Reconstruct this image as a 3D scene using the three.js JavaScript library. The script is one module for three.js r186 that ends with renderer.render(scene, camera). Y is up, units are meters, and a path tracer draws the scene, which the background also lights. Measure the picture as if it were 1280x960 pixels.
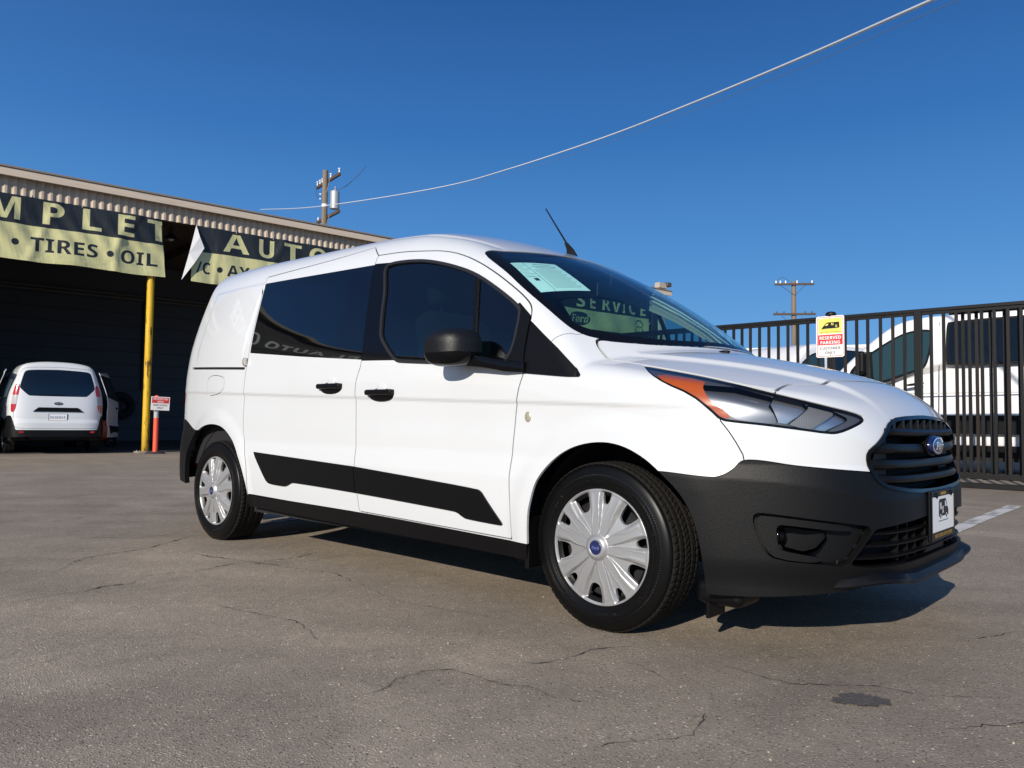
import * as THREE from 'three';
import { RoundedBoxGeometry } from 'three/addons/geometries/RoundedBoxGeometry.js';
import { mergeGeometries, toCreasedNormals } from 'three/addons/utils/BufferGeometryUtils.js';

// ---------------------------------------------------------------- camera, sky, sun, exposure
const scene = new THREE.Scene();
const camera = new THREE.PerspectiveCamera(52.77, 4 / 3, 0.05, 3000);
camera.position.set(1.7599, 0.7899, 3.2778);
camera.up.set(0.02297, 0.9988, 0.04335);
camera.lookAt(1.7599 - 0.67634, 0.7899 + 0.04746, 3.2778 - 0.73506);

const sunDir = new THREE.Vector3(0.29, 0.397, 0.871).normalize();
const sun = new THREE.DirectionalLight(new THREE.Color(1, 0.915, 0.80), 5);
sun.position.copy(sunDir).multiplyScalar(60);
sun.castShadow = true;
Object.assign(sun.shadow.camera, { left: -40, right: 40, top: 40, bottom: -40, near: 1, far: 160 });
sun.shadow.mapSize.set(4096, 4096);
scene.add(sun, sun.target);

{ // clear-day sky: deep blue overhead, paler towards the horizon
  const W = 512, H = 256, data = new Float32Array(W * H * 4);
  const stops = [[0, .22, .465, .79], [5, .15, .385, .745], [12, .084, .275, .63], [20, .041, .175, .48], [30, .021, .102, .33], [45, .021, .092, .28], [90, .014, .065, .21]];
  for (let j = 0; j < H; j++) {
    const el = (j + 0.5) / H * 180 - 90;
    let c;
    if (el < 0) { const k = Math.min(1, -el / 4); c = [.28 + (.12 - .28) * k, .52 + (.12 - .52) * k, .80 + (.115 - .80) * k]; } else {
      let i = 0; while (i < stops.length - 2 && el > stops[i + 1][0]) i++;
      const t = (el - stops[i][0]) / (stops[i + 1][0] - stops[i][0]), e = t;
      c = [1, 2, 3].map(k => stops[i][k] + (stops[i + 1][k] - stops[i][k]) * e);
    }
    for (let i = 0; i < W; i++) { // the air grows brighter and whiter towards the sun
      const o = (j * W + i) * 4, ph = ((i + .5) / W - .5) * Math.PI * 2, er = el * Math.PI / 180, cg = Math.cos(ph) * Math.cos(er) * sunDir.x + Math.sin(er) * sunDir.y + Math.sin(ph) * Math.cos(er) * sunDir.z;
      const k = el < 0 ? 0 : Math.pow((1 + cg) / 2, 3);
      data[o] = c[0] * (1 + .5 * k) + .13 * k; data[o + 1] = c[1] * (1 + .4 * k) + .12 * k; data[o + 2] = c[2] * (1 + .3 * k) + .09 * k; data[o + 3] = 1;
    }
  }
  const t = new THREE.DataTexture(data, W, H, THREE.RGBAFormat, THREE.FloatType);
  t.mapping = THREE.EquirectangularReflectionMapping; t.magFilter = THREE.LinearFilter; t.minFilter = THREE.LinearFilter; t.needsUpdate = true;
  scene.background = t; scene.environment = t;
}
const renderer = new THREE.WebGLRenderer({ antialias: true });
renderer.toneMapping = THREE.LinearToneMapping;
renderer.toneMappingExposure = 1.0;
renderer.shadowMap.enabled = true;

// ---------------------------------------------------------------- helpers
let seed = 12345;
const rnd = () => { seed = (seed * 1664525 + 1013904223) >>> 0; return seed / 4294967296; };
const ss = (a, b, x) => { const t = Math.min(1, Math.max(0, (x - a) / (b - a))); return t * t * (3 - 2 * t); };
const hash2 = (x, y) => { let h = (x * 374761393 + y * 668265263) | 0; h = (h ^ (h >>> 13)) * 1274126177 | 0; return ((h ^ (h >>> 16)) >>> 0) / 4294967296; };
const vnoise = (x, y) => { const i = Math.floor(x), j = Math.floor(y), f = x - i, g = y - j, u = f * f * (3 - 2 * f), v = g * g * (3 - 2 * g);
  return (hash2(i, j) * (1 - u) + hash2(i + 1, j) * u) * (1 - v) + (hash2(i, j + 1) * (1 - u) + hash2(i + 1, j + 1) * u) * v; };
const fbm = (x, y, n = 4) => { let s = 0, a = .5; for (let i = 0; i < n; i++) { s += a * vnoise(x, y); x = x * 2.03 + 17; y = y * 2.03 + 31; a *= .5; } return s; };
const used = new Map();
function numbered(name) { const n = used.get(name) || 0; used.set(name, n + 1); return n ? name + '_' + String(n).padStart(3, '0') : name; }
const shade = o => { o.traverse(m => { if (m.isMesh) { m.castShadow = true; m.receiveShadow = true; } }); return o; };
function tag(o, label, category, group, kind) { o.userData = { label, category }; if (group) o.userData.group = group; if (kind) o.userData.kind = kind; return o; }
function thing(name, label, category, pos = [0, 0, 0], turn = 0, group) {
  const o = new THREE.Group(); o.name = numbered(name); o.position.set(...pos); o.rotation.y = turn; scene.add(o); return tag(o, label, category, group);
}
function part(name, geo, mat, parent) {
  const m = new THREE.Mesh(Array.isArray(geo) ? merge(geo) : geo, mat); m.name = name; m.castShadow = m.receiveShadow = true; parent.add(m); return m;
}
function struct(name, geo, mat) { const m = part(name, geo, mat, scene); m.userData = { kind: 'structure' }; return m; }
const merge = l => l.length === 1 ? l[0] : mergeGeometries(l.map(g => { const q = g.index ? g.toNonIndexed() : g.clone(); for (const k of Object.keys(q.attributes)) if (!['position', 'normal', 'uv'].includes(k)) q.deleteAttribute(k); if (!q.attributes.uv) q.setAttribute('uv', new THREE.BufferAttribute(new Float32Array(q.attributes.position.count * 2), 2)); return q; }));
const box = (x0, x1, y0, y1, z0, z1) => { const g = new THREE.BoxGeometry(x1 - x0, y1 - y0, z1 - z0); g.translate((x0 + x1) / 2, (y0 + y1) / 2, (z0 + z1) / 2); return g; };
const rbox = (x0, x1, y0, y1, z0, z1, r = .01, s = 2) => { const g = new RoundedBoxGeometry(x1 - x0, y1 - y0, z1 - z0, s, Math.min(r, (x1 - x0) / 2.01, (y1 - y0) / 2.01, (z1 - z0) / 2.01)); g.translate((x0 + x1) / 2, (y0 + y1) / 2, (z0 + z1) / 2); return g; };
const V = (x, y, z) => new THREE.Vector3(x, y, z);
function rod(a, b, r, r2 = r, n = 10) { const A = V(...a), B = V(...b), d = B.clone().sub(A), g = new THREE.CylinderGeometry(r2, r, d.length(), n); g.applyQuaternion(new THREE.Quaternion().setFromUnitVectors(V(0, 1, 0), d.clone().normalize())); g.translate(...A.add(B).multiplyScalar(.5).toArray()); return g; }
function tube(pts, r, seg = 32, n = 6, closed = false) { return new THREE.TubeGeometry(new THREE.CatmullRomCurve3(pts.map(p => V(...p)), closed), seg, r, n, closed); }
function std(c, rough = .6, o = {}) { return new THREE.MeshStandardMaterial({ color: Array.isArray(c) ? new THREE.Color().setRGB(...c) : c, roughness: rough, side: THREE.DoubleSide, ...o }); }
function phys(c, rough, o = {}) { return new THREE.MeshPhysicalMaterial({ color: Array.isArray(c) ? new THREE.Color().setRGB(...c) : c, roughness: rough, side: THREE.DoubleSide, ...o }); }
function canvasTex(w, h, draw) { const c = document.createElement('canvas'); c.width = w; c.height = h; draw(c.getContext('2d'), w, h); const t = new THREE.CanvasTexture(c); t.colorSpace = THREE.SRGBColorSpace; t.anisotropy = 8; return t; }
function grey(w, h, f, srgb = false) { const d = new Uint8Array(w * h * 4); for (let j = 0; j < h; j++) for (let i = 0; i < w; i++) { const v = f(i, j), o = (j * w + i) * 4; if (typeof v === 'number') d[o] = d[o + 1] = d[o + 2] = Math.max(0, Math.min(255, v)); else { d[o] = v[0]; d[o + 1] = v[1]; d[o + 2] = v[2]; } d[o + 3] = 255; }
  const t = new THREE.DataTexture(d, w, h); t.wrapS = t.wrapT = THREE.RepeatWrapping; t.magFilter = THREE.LinearFilter; t.minFilter = THREE.LinearMipmapLinearFilter; t.generateMipmaps = true; if (srgb) t.colorSpace = THREE.SRGBColorSpace; t.needsUpdate = true; return t; }
const rep = (t, x, y = x) => { const q = t.clone(); q.repeat.set(x, y); q.needsUpdate = true; return q; };

// ---------------------------------------------------------------- ground
const TN = 1024, TILE = .95; // asphalt tile: metres across
const agg = (() => { // stones of many sizes in a binder
  const h = new Float32Array(TN * TN).fill(.35), c = new Float32Array(TN * TN).fill(.82);
  for (let k = 0; k < 52000; k++) {
    const r = .7 + Math.pow(rnd(), 3.2) * 3.4, x = rnd() * TN, y = rnd() * TN, q = rnd(), tone = q < .016 ? 1.8 + rnd() * 1.3 : q < .09 ? 1.3 + rnd() * .4 : q < .32 ? .30 + rnd() * .35 : .78 + rnd() * .46, ry = r * (.6 + rnd() * .5);
    for (let j = -Math.ceil(r); j <= r; j++) for (let i = -Math.ceil(r); i <= r; i++) {
      const d = (i * i) / (r * r) + (j * j) / (ry * ry); if (d > 1) continue;
      const o = ((Math.floor(y + j) + TN) % TN) * TN + (Math.floor(x + i) + TN) % TN;
      h[o] = Math.max(h[o], .35 + .5 * Math.sqrt(1 - d) * Math.min(1, r / 2.5)); c[o] = tone;
    }
  }
  return { h, c };
})();
const asphaltMap = grey(TN, TN, (i, j) => { const o = j * TN + i, m = .93 + .14 * vnoise(i / 37, j / 41); const v = Math.min(2.6, agg.c[o] * m * (.9 + .2 * hash2(i, j))); return [255 * Math.pow(Math.min(1, .40 * v * 1.0), 1 / 2.2), 255 * Math.pow(Math.min(1, .375 * v), 1 / 2.2), 255 * Math.pow(Math.min(1, .345 * v), 1 / 2.2)]; }, true);
const asphaltBump = grey(TN, TN, (i, j) => 255 * agg.h[j * TN + i]);
const asphalt = std([.88, .80, .695], .95, { map: asphaltMap, bumpMap: asphaltBump, bumpScale: .0022, vertexColors: true });
function groundTone(x, z) {
  let v = .92 + .08 * (fbm(x * .35 + 9, z * .35 + 4) - .47) + .2 * (fbm(x * 1.6, z * 1.6 + 50) - .47);
  v -= .07 * ss(.55, .66, fbm(x * 2.3 + 70, z * .9 + 13, 4)); v += .16 * ss(.58, .7, fbm(x * 1.1 + 33, z * 2.4 + 60, 4));
  v += .10 * (fbm(x * .5 - z * .9, (x + z) * .12, 3) - .45);
  v += .22 * (fbm(x * 4.2 + 11, z * 4.2 + 21, 3) - .45) + .3 * (fbm((x * .676 + z * .735) * 5 + 3, (x * .735 - z * .676) * .8 + 9, 3) - .45);
  v *= 1 - .12 * Math.exp(-Math.pow((fbm(x * .8 + 3, z * .8 + 8, 3) - .45) / .03, 2)); // old seams and oil tracks
  if (z < -5.6 && x > -6) v *= .8; // newer, greyer surface along the fence
  const warm = .5 + .9 * (fbm(x * .22 + 40, z * .22) - .45);
  return [v * (1.0 + .07 * warm), v, v * (1 - .10 * warm)];
}
{
  const edges = (near, far, step, grow) => { const a = []; let v = 0, s = step; while (v < far) { a.push(v); v += s; if (v > near) s *= grow; } a.push(far); return a; };
  const half = edges(5.2, 600, .075, 1.06), cx = -.8, cz = .3;
  const xs = [...half.slice(1).reverse().map(v => cx - v), ...half.map(v => cx + v)], zs = [...half.slice(1).reverse().map(v => cz - v), ...half.map(v => cz + v)];
  const P = [], C = [], U = [], I = [], n = xs.length;
  for (const z of zs) for (const x of xs) {
    P.push(x, 0.012 * (fbm(x * .3 + 5, z * .3 + 7, 3) - .45) * Math.min(1, Math.max(0, Math.hypot(x - cx, z - cz) - 10) / 6), z);
    C.push(...groundTone(x, z)); U.push(x / TILE, z / TILE);
  }
  for (let j = 0; j < zs.length - 1; j++) for (let i = 0; i < n - 1; i++) { const a = j * n + i; I.push(a, a + n, a + 1, a + 1, a + n, a + n + 1); }
  const g = new THREE.BufferGeometry(); g.setAttribute('position', new THREE.Float32BufferAttribute(P, 3)); g.setAttribute('color', new THREE.Float32BufferAttribute(C, 3)); g.setAttribute('uv', new THREE.Float32BufferAttribute(U, 2)); g.setIndex(I); g.computeVertexNormals();
  struct('ground', g, asphalt);
}
function flatSheet(outline, y, uvs = TILE) { const s = new THREE.Shape(outline.map(p => new THREE.Vector2(p[0], -p[1]))), g = new THREE.ShapeGeometry(s); g.rotateX(-Math.PI / 2); g.translate(0, y, 0); const p = g.attributes.position, u = g.attributes.uv; for (let i = 0; i < p.count; i++) u.setXY(i, p.getX(i) / uvs, p.getZ(i) / uvs); return g; }
function wobble(pts, a, k = 4) { const o = []; for (let i = 0; i < pts.length; i++) { const p = pts[i], q = pts[(i + 1) % pts.length]; for (let j = 0; j < k; j++) { const t = j / k; o.push([p[0] + (q[0] - p[0]) * t + (rnd() - .5) * a, p[1] + (q[1] - p[1]) * t + (rnd() - .5) * a]); } } return o; }
{ // dark oil patch
  struct('oil_stain', flatSheet(wobble([[.91, 1.0], [.92, .91], [.955, .868], [.995, .875], [1.03, .872], [1.05, .915], [1.0, .965], [.945, 1.0]], .022, 5), .004), std([.26, .25, .25], .9, { map: asphaltMap, bumpMap: asphaltBump, bumpScale: .002 }));
  // worn white stripes
  const worn = grey(256, 256, (i, j) => { const k = fbm(i / 22, j / 22, 4), s = hash2(i, j) * .25; const v = k + s > .62 ? .30 : .62 + .1 * s; return [255 * Math.pow(v, 1 / 2.2), 255 * Math.pow(v * .97, 1 / 2.2), 255 * Math.pow(v * .92, 1 / 2.2)]; }, true);
  const paintW = std([1, 1, 1], .85, { map: worn, bumpMap: asphaltBump, bumpScale: .003 });
  const strip = (x0, z0, x1, z1, w) => { const dx = x1 - x0, dz = z1 - z0, l = Math.hypot(dx, dz), nx = -dz / l * w / 2, nz = dx / l * w / 2; return flatSheet(wobble([[x0 + nx, z0 + nz], [x1 + nx, z1 + nz], [x1 - nx, z1 - nz], [x0 - nx, z0 - nz]], .014, 14), .005, .8); };
  struct('parking_stripe', [strip(.20, -5.86, .24, -2.4, .12), strip(-3.5, .3, -3.62, -.16, .05), strip(-2.98, .43, -2.99, .28, .05), strip(-3.0, -3.2, -3.0, -6.4, .1)], paintW);
}
{ // cracks: thin open seams wandering over the lot
  const lines = [
    [[-1.99, 2.32], [-2.04, 2.08], [-2.02, 1.98], [-2.07, 1.88], [-2.05, 1.78], [-2.19, 1.63], [-2.14, 1.39], [-2.18, 1.24], [-2.16, 1.11], [-2.12, .9], [-2.17, .66]],
    [[-1.51, 2.23], [-1.5, 2.16], [-1.53, 2.06]], [[-1.01, 2.51], [-1.03, 2.43], [-1.07, 2.36], [-1.02, 2.28]], [[-1.18, 2.52], [-1.24, 2.43], [-1.24, 2.39]],
    [[-3.69, 1.52], [-3.61, 1.36], [-3.42, 1.18], [-3.45, .94]], [[-8.11, .8], [-8.5, .19], [-8.35, -.31], [-7.74, -.96]], [[-4.61, 1.38], [-4.85, .92], [-4.76, .57], [-4.83, .16]],
    [[-.06, 2.05], [-.06, 1.98], [-.07, 1.83], [-.11, 1.75], [-.11, 1.64], [-.05, 1.57], [.02, 1.56], [.12, 1.56], [.24, 1.52], [.33, 1.53], [.47, 1.49]],
    [[.02, 1.39], [.1, 1.33], [.13, 1.23], [.13, 1.08], [.21, .93]], [[.27, 1.1], [.37, 1.12], [.47, 1.17], [.55, 1.19]],
    [[.49, .94], [.58, .91], [.68, .94], [.78, .93], [.85, .87], [.96, .77], [1.05, .77], [1.15, .72], [1.31, .57]],
    [[-2.5, 2.0], [-2.9, 1.7], [-3.0, 1.3], [-3.3, .9]], [[1.2, 1.0], [1.5, .6], [1.45, .1], [1.7, -.4]], [[1.0, .1], [1.25, -.5], [1.2, -1.1]], [[-6.2, 1.2], [-6.6, .3], [-6.4, -.6], [-7.1, -1.4]],
    [[-2.6, 1.2], [-1.6, .95], [-.9, 1.1], [-.3, 1.0]], [[.6, 1.75], [.75, 1.5], [.7, 1.3]], [[-1.4, 1.7], [-.9, 1.6], [-.5, 1.72]]];
  const P = [], I = [];
  for (const l of lines) {
    const pts = []; for (let i = 0; i < l.length - 1; i++) { const n = Math.max(3, Math.round(Math.hypot(l[i + 1][0] - l[i][0], l[i + 1][1] - l[i][1]) / .022)); for (let j = 0; j < n; j++) { const t = j / n; pts.push([l[i][0] + (l[i + 1][0] - l[i][0]) * t + (rnd() - .5) * .018, l[i][1] + (l[i + 1][1] - l[i][1]) * t + (rnd() - .5) * .018]); } }
    const b = P.length / 3;
    pts.forEach((p, i) => { const q = pts[Math.min(i + 1, pts.length - 1)], o = pts[Math.max(i - 1, 0)], dx = q[0] - o[0], dz = q[1] - o[1], m = Math.hypot(dx, dz) || 1, e = Math.min(i, pts.length - 1 - i), far = Math.hypot(p[0] - 1.76, p[1] - 3.28), w = (.0007 + .0026 * Math.pow(rnd(), 2)) * (fbm(p[0] * 7, p[1] * 7, 2) > .36 ? 1 : .45) * Math.min(1, e / 4) * (far > 4 ? 2 : 1);
      P.push(p[0] - dz / m * w, .0035, p[1] + dx / m * w, p[0] + dz / m * w, .0035, p[1] - dx / m * w);
      if (i) { const k = b + 2 * i; I.push(k - 2, k, k - 1, k - 1, k, k + 1); } });
  }
  const g = new THREE.BufferGeometry(); g.setAttribute('position', new THREE.Float32BufferAttribute(P, 3)); g.setIndex(I); g.computeVertexNormals();
  struct('pavement_crack', g, std([.035, .032, .03], 1));
}
{ // loose grit and pebbles
  const g = new THREE.IcosahedronGeometry(1, 0), n = 900, im = new THREE.InstancedMesh(g, std([.34, .30, .25], .95), n), m = new THREE.Matrix4(), q = new THREE.Quaternion(), e = new THREE.Euler(), c = new THREE.Color();
  for (let k = 0; k < n; k++) { const d = .6 + 7 * Math.pow(rnd(), 1.5), a = -Math.PI * (.02 + .5 * rnd()) - .35, x = 1.76 + Math.cos(a - .55) * d, z = 3.28 + Math.sin(a - .55) * d, s = .0011 + .0034 * Math.pow(rnd(), 4); e.set(rnd() * 6, rnd() * 6, rnd() * 6); q.setFromEuler(e); m.compose(V(x, s * .4, z), q, V(s * 1.2, s * .8, s)); im.setMatrixAt(k, m); const t = .6 + rnd() * .9; c.setRGB(t, t * .97, t * .92); im.setColorAt(k, c); }
  im.name = 'grit'; im.castShadow = im.receiveShadow = true; im.userData = { label: 'loose grit and tiny pebbles scattered over the asphalt', category: 'grit', kind: 'stuff' }; scene.add(im);
}
// ---------------------------------------------------------------- van shell: half widths, roof and bonnet heights, nose and tail
// ---- van shell ----
function spline(p){ // monotone cubic through [x,y] pairs
  const n=p.length,d=[],m=[];
  for(let i=0;i<n-1;i++)d[i]=(p[i+1][1]-p[i][1])/(p[i+1][0]-p[i][0]);
  m[0]=d[0];m[n-1]=d[n-2];
  for(let i=1;i<n-1;i++)m[i]=d[i-1]*d[i]<=0?0:2*d[i-1]*d[i]/(d[i-1]+d[i]);
  return x=>{ if(x<=p[0][0])return p[0][1]+m[0]*(x-p[0][0]); if(x>=p[n-1][0])return p[n-1][1]+m[n-1]*(x-p[n-1][0]);
    let i=0;while(x>p[i+1][0])i++;const h=p[i+1][0]-p[i][0],t=(x-p[i][0])/h,t2=t*t,t3=t2*t;
    return (2*t3-3*t2+1)*p[i][1]+(t3-2*t2+t)*h*m[i]+(3*t2-2*t3)*p[i+1][1]+(t3-t2)*h*m[i+1];};
}
const smax=(a,b,r)=>{const h=Math.max(r-Math.abs(a-b),0);return Math.max(a,b)+h*h/(4*r);};
const smin=(a,b,r)=>-smax(-a,-b,r);
const roofC=spline([[-3.95,1.775],[-3.7,1.85],[-3.4,1.88],[-3.0,1.882],[-2.4,1.876],[-1.8,1.868],[-1.4,1.846],[-1.1,1.79],[-.9,1.738],[-.75,1.69],[-.4,1.56]]);
const hoodC=spline([[-.4,1.16],[.0,1.115],[.2,1.083],[.42,1.04],[.6,.995],[.75,.945],[.84,.895],[.9,.835],[.96,.74]]);
const Wlow=spline([[.1,.84],[.2,.875],[.3,.897],[.45,.913],[.55,.915],[.6,.909],[.66,.901],[.75,.902],[.85,.907],[.95,.910],[1.05,.905],[1.25,.895],[2,.86]]);
const tumb=spline([[-.12,0],[0,.012],[.1,.032],[.3,.085],[.5,.145],[.65,.20],[.8,.27]]);
const belt=spline([[-3.9,1.23],[-2.63,1.185],[-1.5,1.10],[-.45,1.055],[-.1,.99],[.4,.95]]);
const creaseY=spline([[-3.6,.97],[-1.25,.90],[.2,.86]]);
function T(x,z){
  const a=Math.abs(z),z2=z*z;
  const roof=roofC(x)-.075*Math.pow(a/.62,2.6)-.011*Math.exp(-Math.pow((a-.575)/.02,2))*ss(-.74,-.86,x)*ss(-3.6,-3.3,x);
  const s=x+.76+(.37+.16*Math.max(0,x+.6))*z2;
  const ws=1.665-.61*s+.16*s*(1-s)-.03*s*s*s;
  let hood=hoodC(x+.10*z2)-.085*Math.pow(a/.8,2.2);
  {const zc=.635-.30*Math.max(0,x);hood+=.013*(1-ss(zc-.02,zc+.03,a))*ss(.93,.7,x);}
  return smin(roof,smax(hood,ws,.012),.05);
}
function Wd(x,y){
  const t=y-belt(x);
  let w=Wlow(y)-(t>-.12?tumb(t):0);
  const cy=creaseY(x)-y; // >0 below crease
  w-=.007*ss(0,.02,cy)*(1-ss(.03,.2,cy));
  // arch flares
  for(const [ax,r] of [[.06,.40],[-3.035,.42]]){const d=Math.hypot(x-ax,(y-.33))-r;if(y<.85)w+=.010*(1-ss(.02,.11,d));}
  if(x<-2.705&&y>1.1)w+=.007*ss(-3.415,-3.385,x)*(1-ss(1.632,1.655,y))*ss(1.12,1.3,y);
  if(x>.1)w+=.011*Math.min(1,Math.max(0,(.645-y)/.045))*ss(.26,.50,x);
  if(x>-.1)w-=.045*Math.pow((x+.1),2)/1.0;
  if(x<-2.7)w-=.085*Math.pow((-2.7-x),2);
  return w;
}
function Nx(y,z){const a=Math.abs(z);
  const yc=.535+.068*ss(.45,.85,a),b=.024*Math.min(1,Math.max(0,(.652-y)/(.652-yc)))-.02*ss(.34,.24,y);
  return .932+b-.95*Math.pow(a,4.4)-.10*Math.pow(Math.max(0,.38-y),1.5)-(y>.74?.9*Math.pow(y-.74,2):0);}
function Rx(y,z){const a=Math.abs(z);
  const yy=Math.max(0,y-.75);
  return 3.86-(y>.62?.035*ss(.62,.72,y):0)-.02*yy-.16*yy*yy-.42*Math.pow(a,5.5)-.3*Math.pow(Math.max(0,.35-y),1.6);}
function F(x,y,z){
  const a=Math.abs(z);
  const fw=a-Wd(x,y);
  const ft=(y-T(x,z))/(x>-.78&&x<.3?1.15:1.03);
  const fn=(x-Nx(y,z))/Math.sqrt(1+Math.pow(4.2*Math.pow(a,3.4),2));
  const fr=(-x-Rx(y,z))/Math.sqrt(1+Math.pow(2.3*Math.pow(a,4.5),2));
  const rt=x<-.9?.10:x<-.3?.10-.04*(x+.9)/.6:.06;
  let f=smax(fw,ft,x>-.1?.07:rt);
  f=smax(f,fn,.07);
  f=smax(f,fr,.09);
  return f;
}
const Y0=.58,XS0=-3.15,XS1=.05;
function ray(ox,oy,oz,dx,dy,dz,t0,t1){ // solve from inside
  let a=t0,b=t1,fb;
  for(let i=0;i<26;i++){const m=(a+b)/2;if(F(ox+dx*m,oy+dy*m,oz+dz*m)>0)b=m;else a=m;}
  return (a+b)/2;
}
function grad(x,y,z,h=.004){
  const g=[F(x+h,y,z)-F(x-h,y,z),F(x,y+h,z)-F(x,y-h,z),F(x,y,z+h)-F(x,y,z-h)];
  const l=Math.hypot(...g);return [g[0]/l,g[1]/l,g[2]/l];
}
function gridDirs(du,dv){ // list of [ox,dirx,dirz]
  const cols=[];const nc=Math.round(90/du);
  for(let i=0;i<=nc;i++){const a=i/nc*Math.PI/2;cols.push([XS0,-Math.cos(a),Math.sin(a)]);}
  const nl=Math.round((XS1-XS0)/(du*Math.PI/180*.8));
  for(let i=1;i<nl;i++)cols.push([XS0+(XS1-XS0)*i/nl,0,1]);
  for(let i=0;i<=nc;i++){const a=i/nc*Math.PI/2;cols.push([XS1,Math.sin(a),Math.cos(a)]);}
  return cols;
}
function shellPoint(c,el){const ce=Math.cos(el),se=Math.sin(el);
  const t=ray(c[0],Y0,0,c[1]*ce,se,c[2]*ce,.05,2.6);return [c[0]+c[1]*ce*t,Y0+se*t,c[2]*ce*t];}
// ---- trimming a triangle soup along curves
class Soup {
  constructor(proj = true) { this.P = []; this.n = 0; this.proj = proj; }
  add(x, y, z) { this.P.push(x, y, z); return this.n++; }
  split(tris, gate, g) { // -> [inside, outside]
    const val = new Map(), cut = new Map(), P = this.P, ins = [], out = [];
    const gv = i => { let v = val.get(i); if (v === undefined) { v = g(P[3 * i], P[3 * i + 1], P[3 * i + 2]); if (Math.abs(v) < 2e-5) v = v < 0 ? -2e-5 : 2e-5; val.set(i, v); } return v; };
    const edge = (a, b) => { const k = a < b ? a * 4194304 + b : b * 4194304 + a; let m = cut.get(k); if (m !== undefined) return m;
      const va = gv(a), vb = gv(b); let t = va / (va - vb);
      const at = t => [0, 1, 2].map(c => P[3 * a + c] + (P[3 * b + c] - P[3 * a + c]) * t);
      let p = at(t); { const vm = g(...p); if (vm * va > 0) { const s = vm / (vm - vb); t = t + (1 - t) * s; } else { const s = va / (va - vm); t = t * s; } if (isFinite(t)) p = at(Math.min(.98, Math.max(.02, t))); }
      if (this.proj) { const f = F(...p), n = grad(...p); if (Math.abs(f) < .02) for (let c = 0; c < 3; c++) p[c] -= f * n[c] * .9; }
      m = this.add(...p); cut.set(k, m); return m; };
    for (const t of tris) {
      const [a, b, c] = t;
      if (gate && !gate((P[3 * a] + P[3 * b] + P[3 * c]) / 3, (P[3 * a + 1] + P[3 * b + 1] + P[3 * c + 1]) / 3, (P[3 * a + 2] + P[3 * b + 2] + P[3 * c + 2]) / 3)) { out.push(t); continue; }
      const s = [gv(a) < 0, gv(b) < 0, gv(c) < 0], k = s[0] + s[1] + s[2];
      if (k === 3) ins.push(t); else if (k === 0) out.push(t); else {
        const lone = k === 1 ? s.indexOf(true) : s.indexOf(false), A = t[lone], B = t[(lone + 1) % 3], D = t[(lone + 2) % 3], ab = edge(A, B), ad = edge(A, D);
        const one = [[A, ab, ad]], two = [[ab, B, D], [ab, D, ad]];
        if (k === 1) { ins.push(...one); out.push(...two); } else { out.push(...one); ins.push(...two); }
      }
    }
    return [ins, out];
  }
  geo(tris, { off = 0, rim = 0, flip = false } = {}) { // trimmed piece: moved along its normals by off, edges folded inwards by rim
    const id = new Map(), pos = [], nor = [], idx = [], P = this.P, src = [];
    const vert = i => { let k = id.get(i); if (k === undefined) { k = pos.length / 3; id.set(i, k); const p = [P[3 * i], P[3 * i + 1], P[3 * i + 2]], n = grad(...p); const o = typeof off === 'function' ? off(...p) : off; pos.push(p[0] + n[0] * o, p[1] + n[1] * o, p[2] + n[2] * o); nor.push(...n); src.push(i); } return k; };
    for (const t of tris) { const [a, b, c] = t.map(vert); if (a !== b && b !== c && a !== c) idx.push(a, b, c); }
    if (rim) {
      const e = new Map();
      for (let i = 0; i < idx.length; i += 3) for (let j = 0; j < 3; j++) { const a = idx[i + j], b = idx[i + (j + 1) % 3], k = a < b ? a * 4194304 + b : b * 4194304 + a; e.set(k, e.has(k) ? null : [a, b]); }
      for (const v of e.values()) { if (!v) continue; const [a, b] = v;
        if (Math.abs(pos[3 * a + 2]) < 1e-6 && Math.abs(pos[3 * b + 2]) < 1e-6) continue; // the middle of the vehicle is no edge
        const q = [a, b].map(k => [pos[3 * k], pos[3 * k + 1], pos[3 * k + 2]]), n = [a, b].map(k => [nor[3 * k], nor[3 * k + 1], nor[3 * k + 2]]);
        const d = q[1].map((v, c) => v - q[0][c]), s = [d[1] * n[0][2] - d[2] * n[0][1], d[2] * n[0][0] - d[0] * n[0][2], d[0] * n[0][1] - d[1] * n[0][0]], l = Math.hypot(...s) || 1;
        const k0 = pos.length / 3;
        const rr = typeof rim === 'function' ? rim : () => rim; for (const [h, r] of [[0, 0], [1, 0], [0, rr(...q[0])], [1, rr(...q[1])]]) { pos.push(...q[h].map((v, c) => v - n[h][c] * r)); nor.push(s[0] / l, s[1] / l, s[2] / l); }
        idx.push(k0, k0 + 2, k0 + 1, k0 + 1, k0 + 2, k0 + 3); }
    }
    const g = new THREE.BufferGeometry(); g.setAttribute('position', new THREE.Float32BufferAttribute(pos, 3)); g.setAttribute('normal', new THREE.Float32BufferAttribute(nor, 3));
    const uv = new Float32Array(pos.length / 3 * 2); for (let i = 0; i < pos.length / 3; i++) { uv[2 * i] = (pos[3 * i] - pos[3 * i + 2]) * 1.0; uv[2 * i + 1] = pos[3 * i + 1]; }
    g.setAttribute('uv', new THREE.BufferAttribute(uv, 2)); g.setIndex(idx); return g;
  }
}
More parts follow.
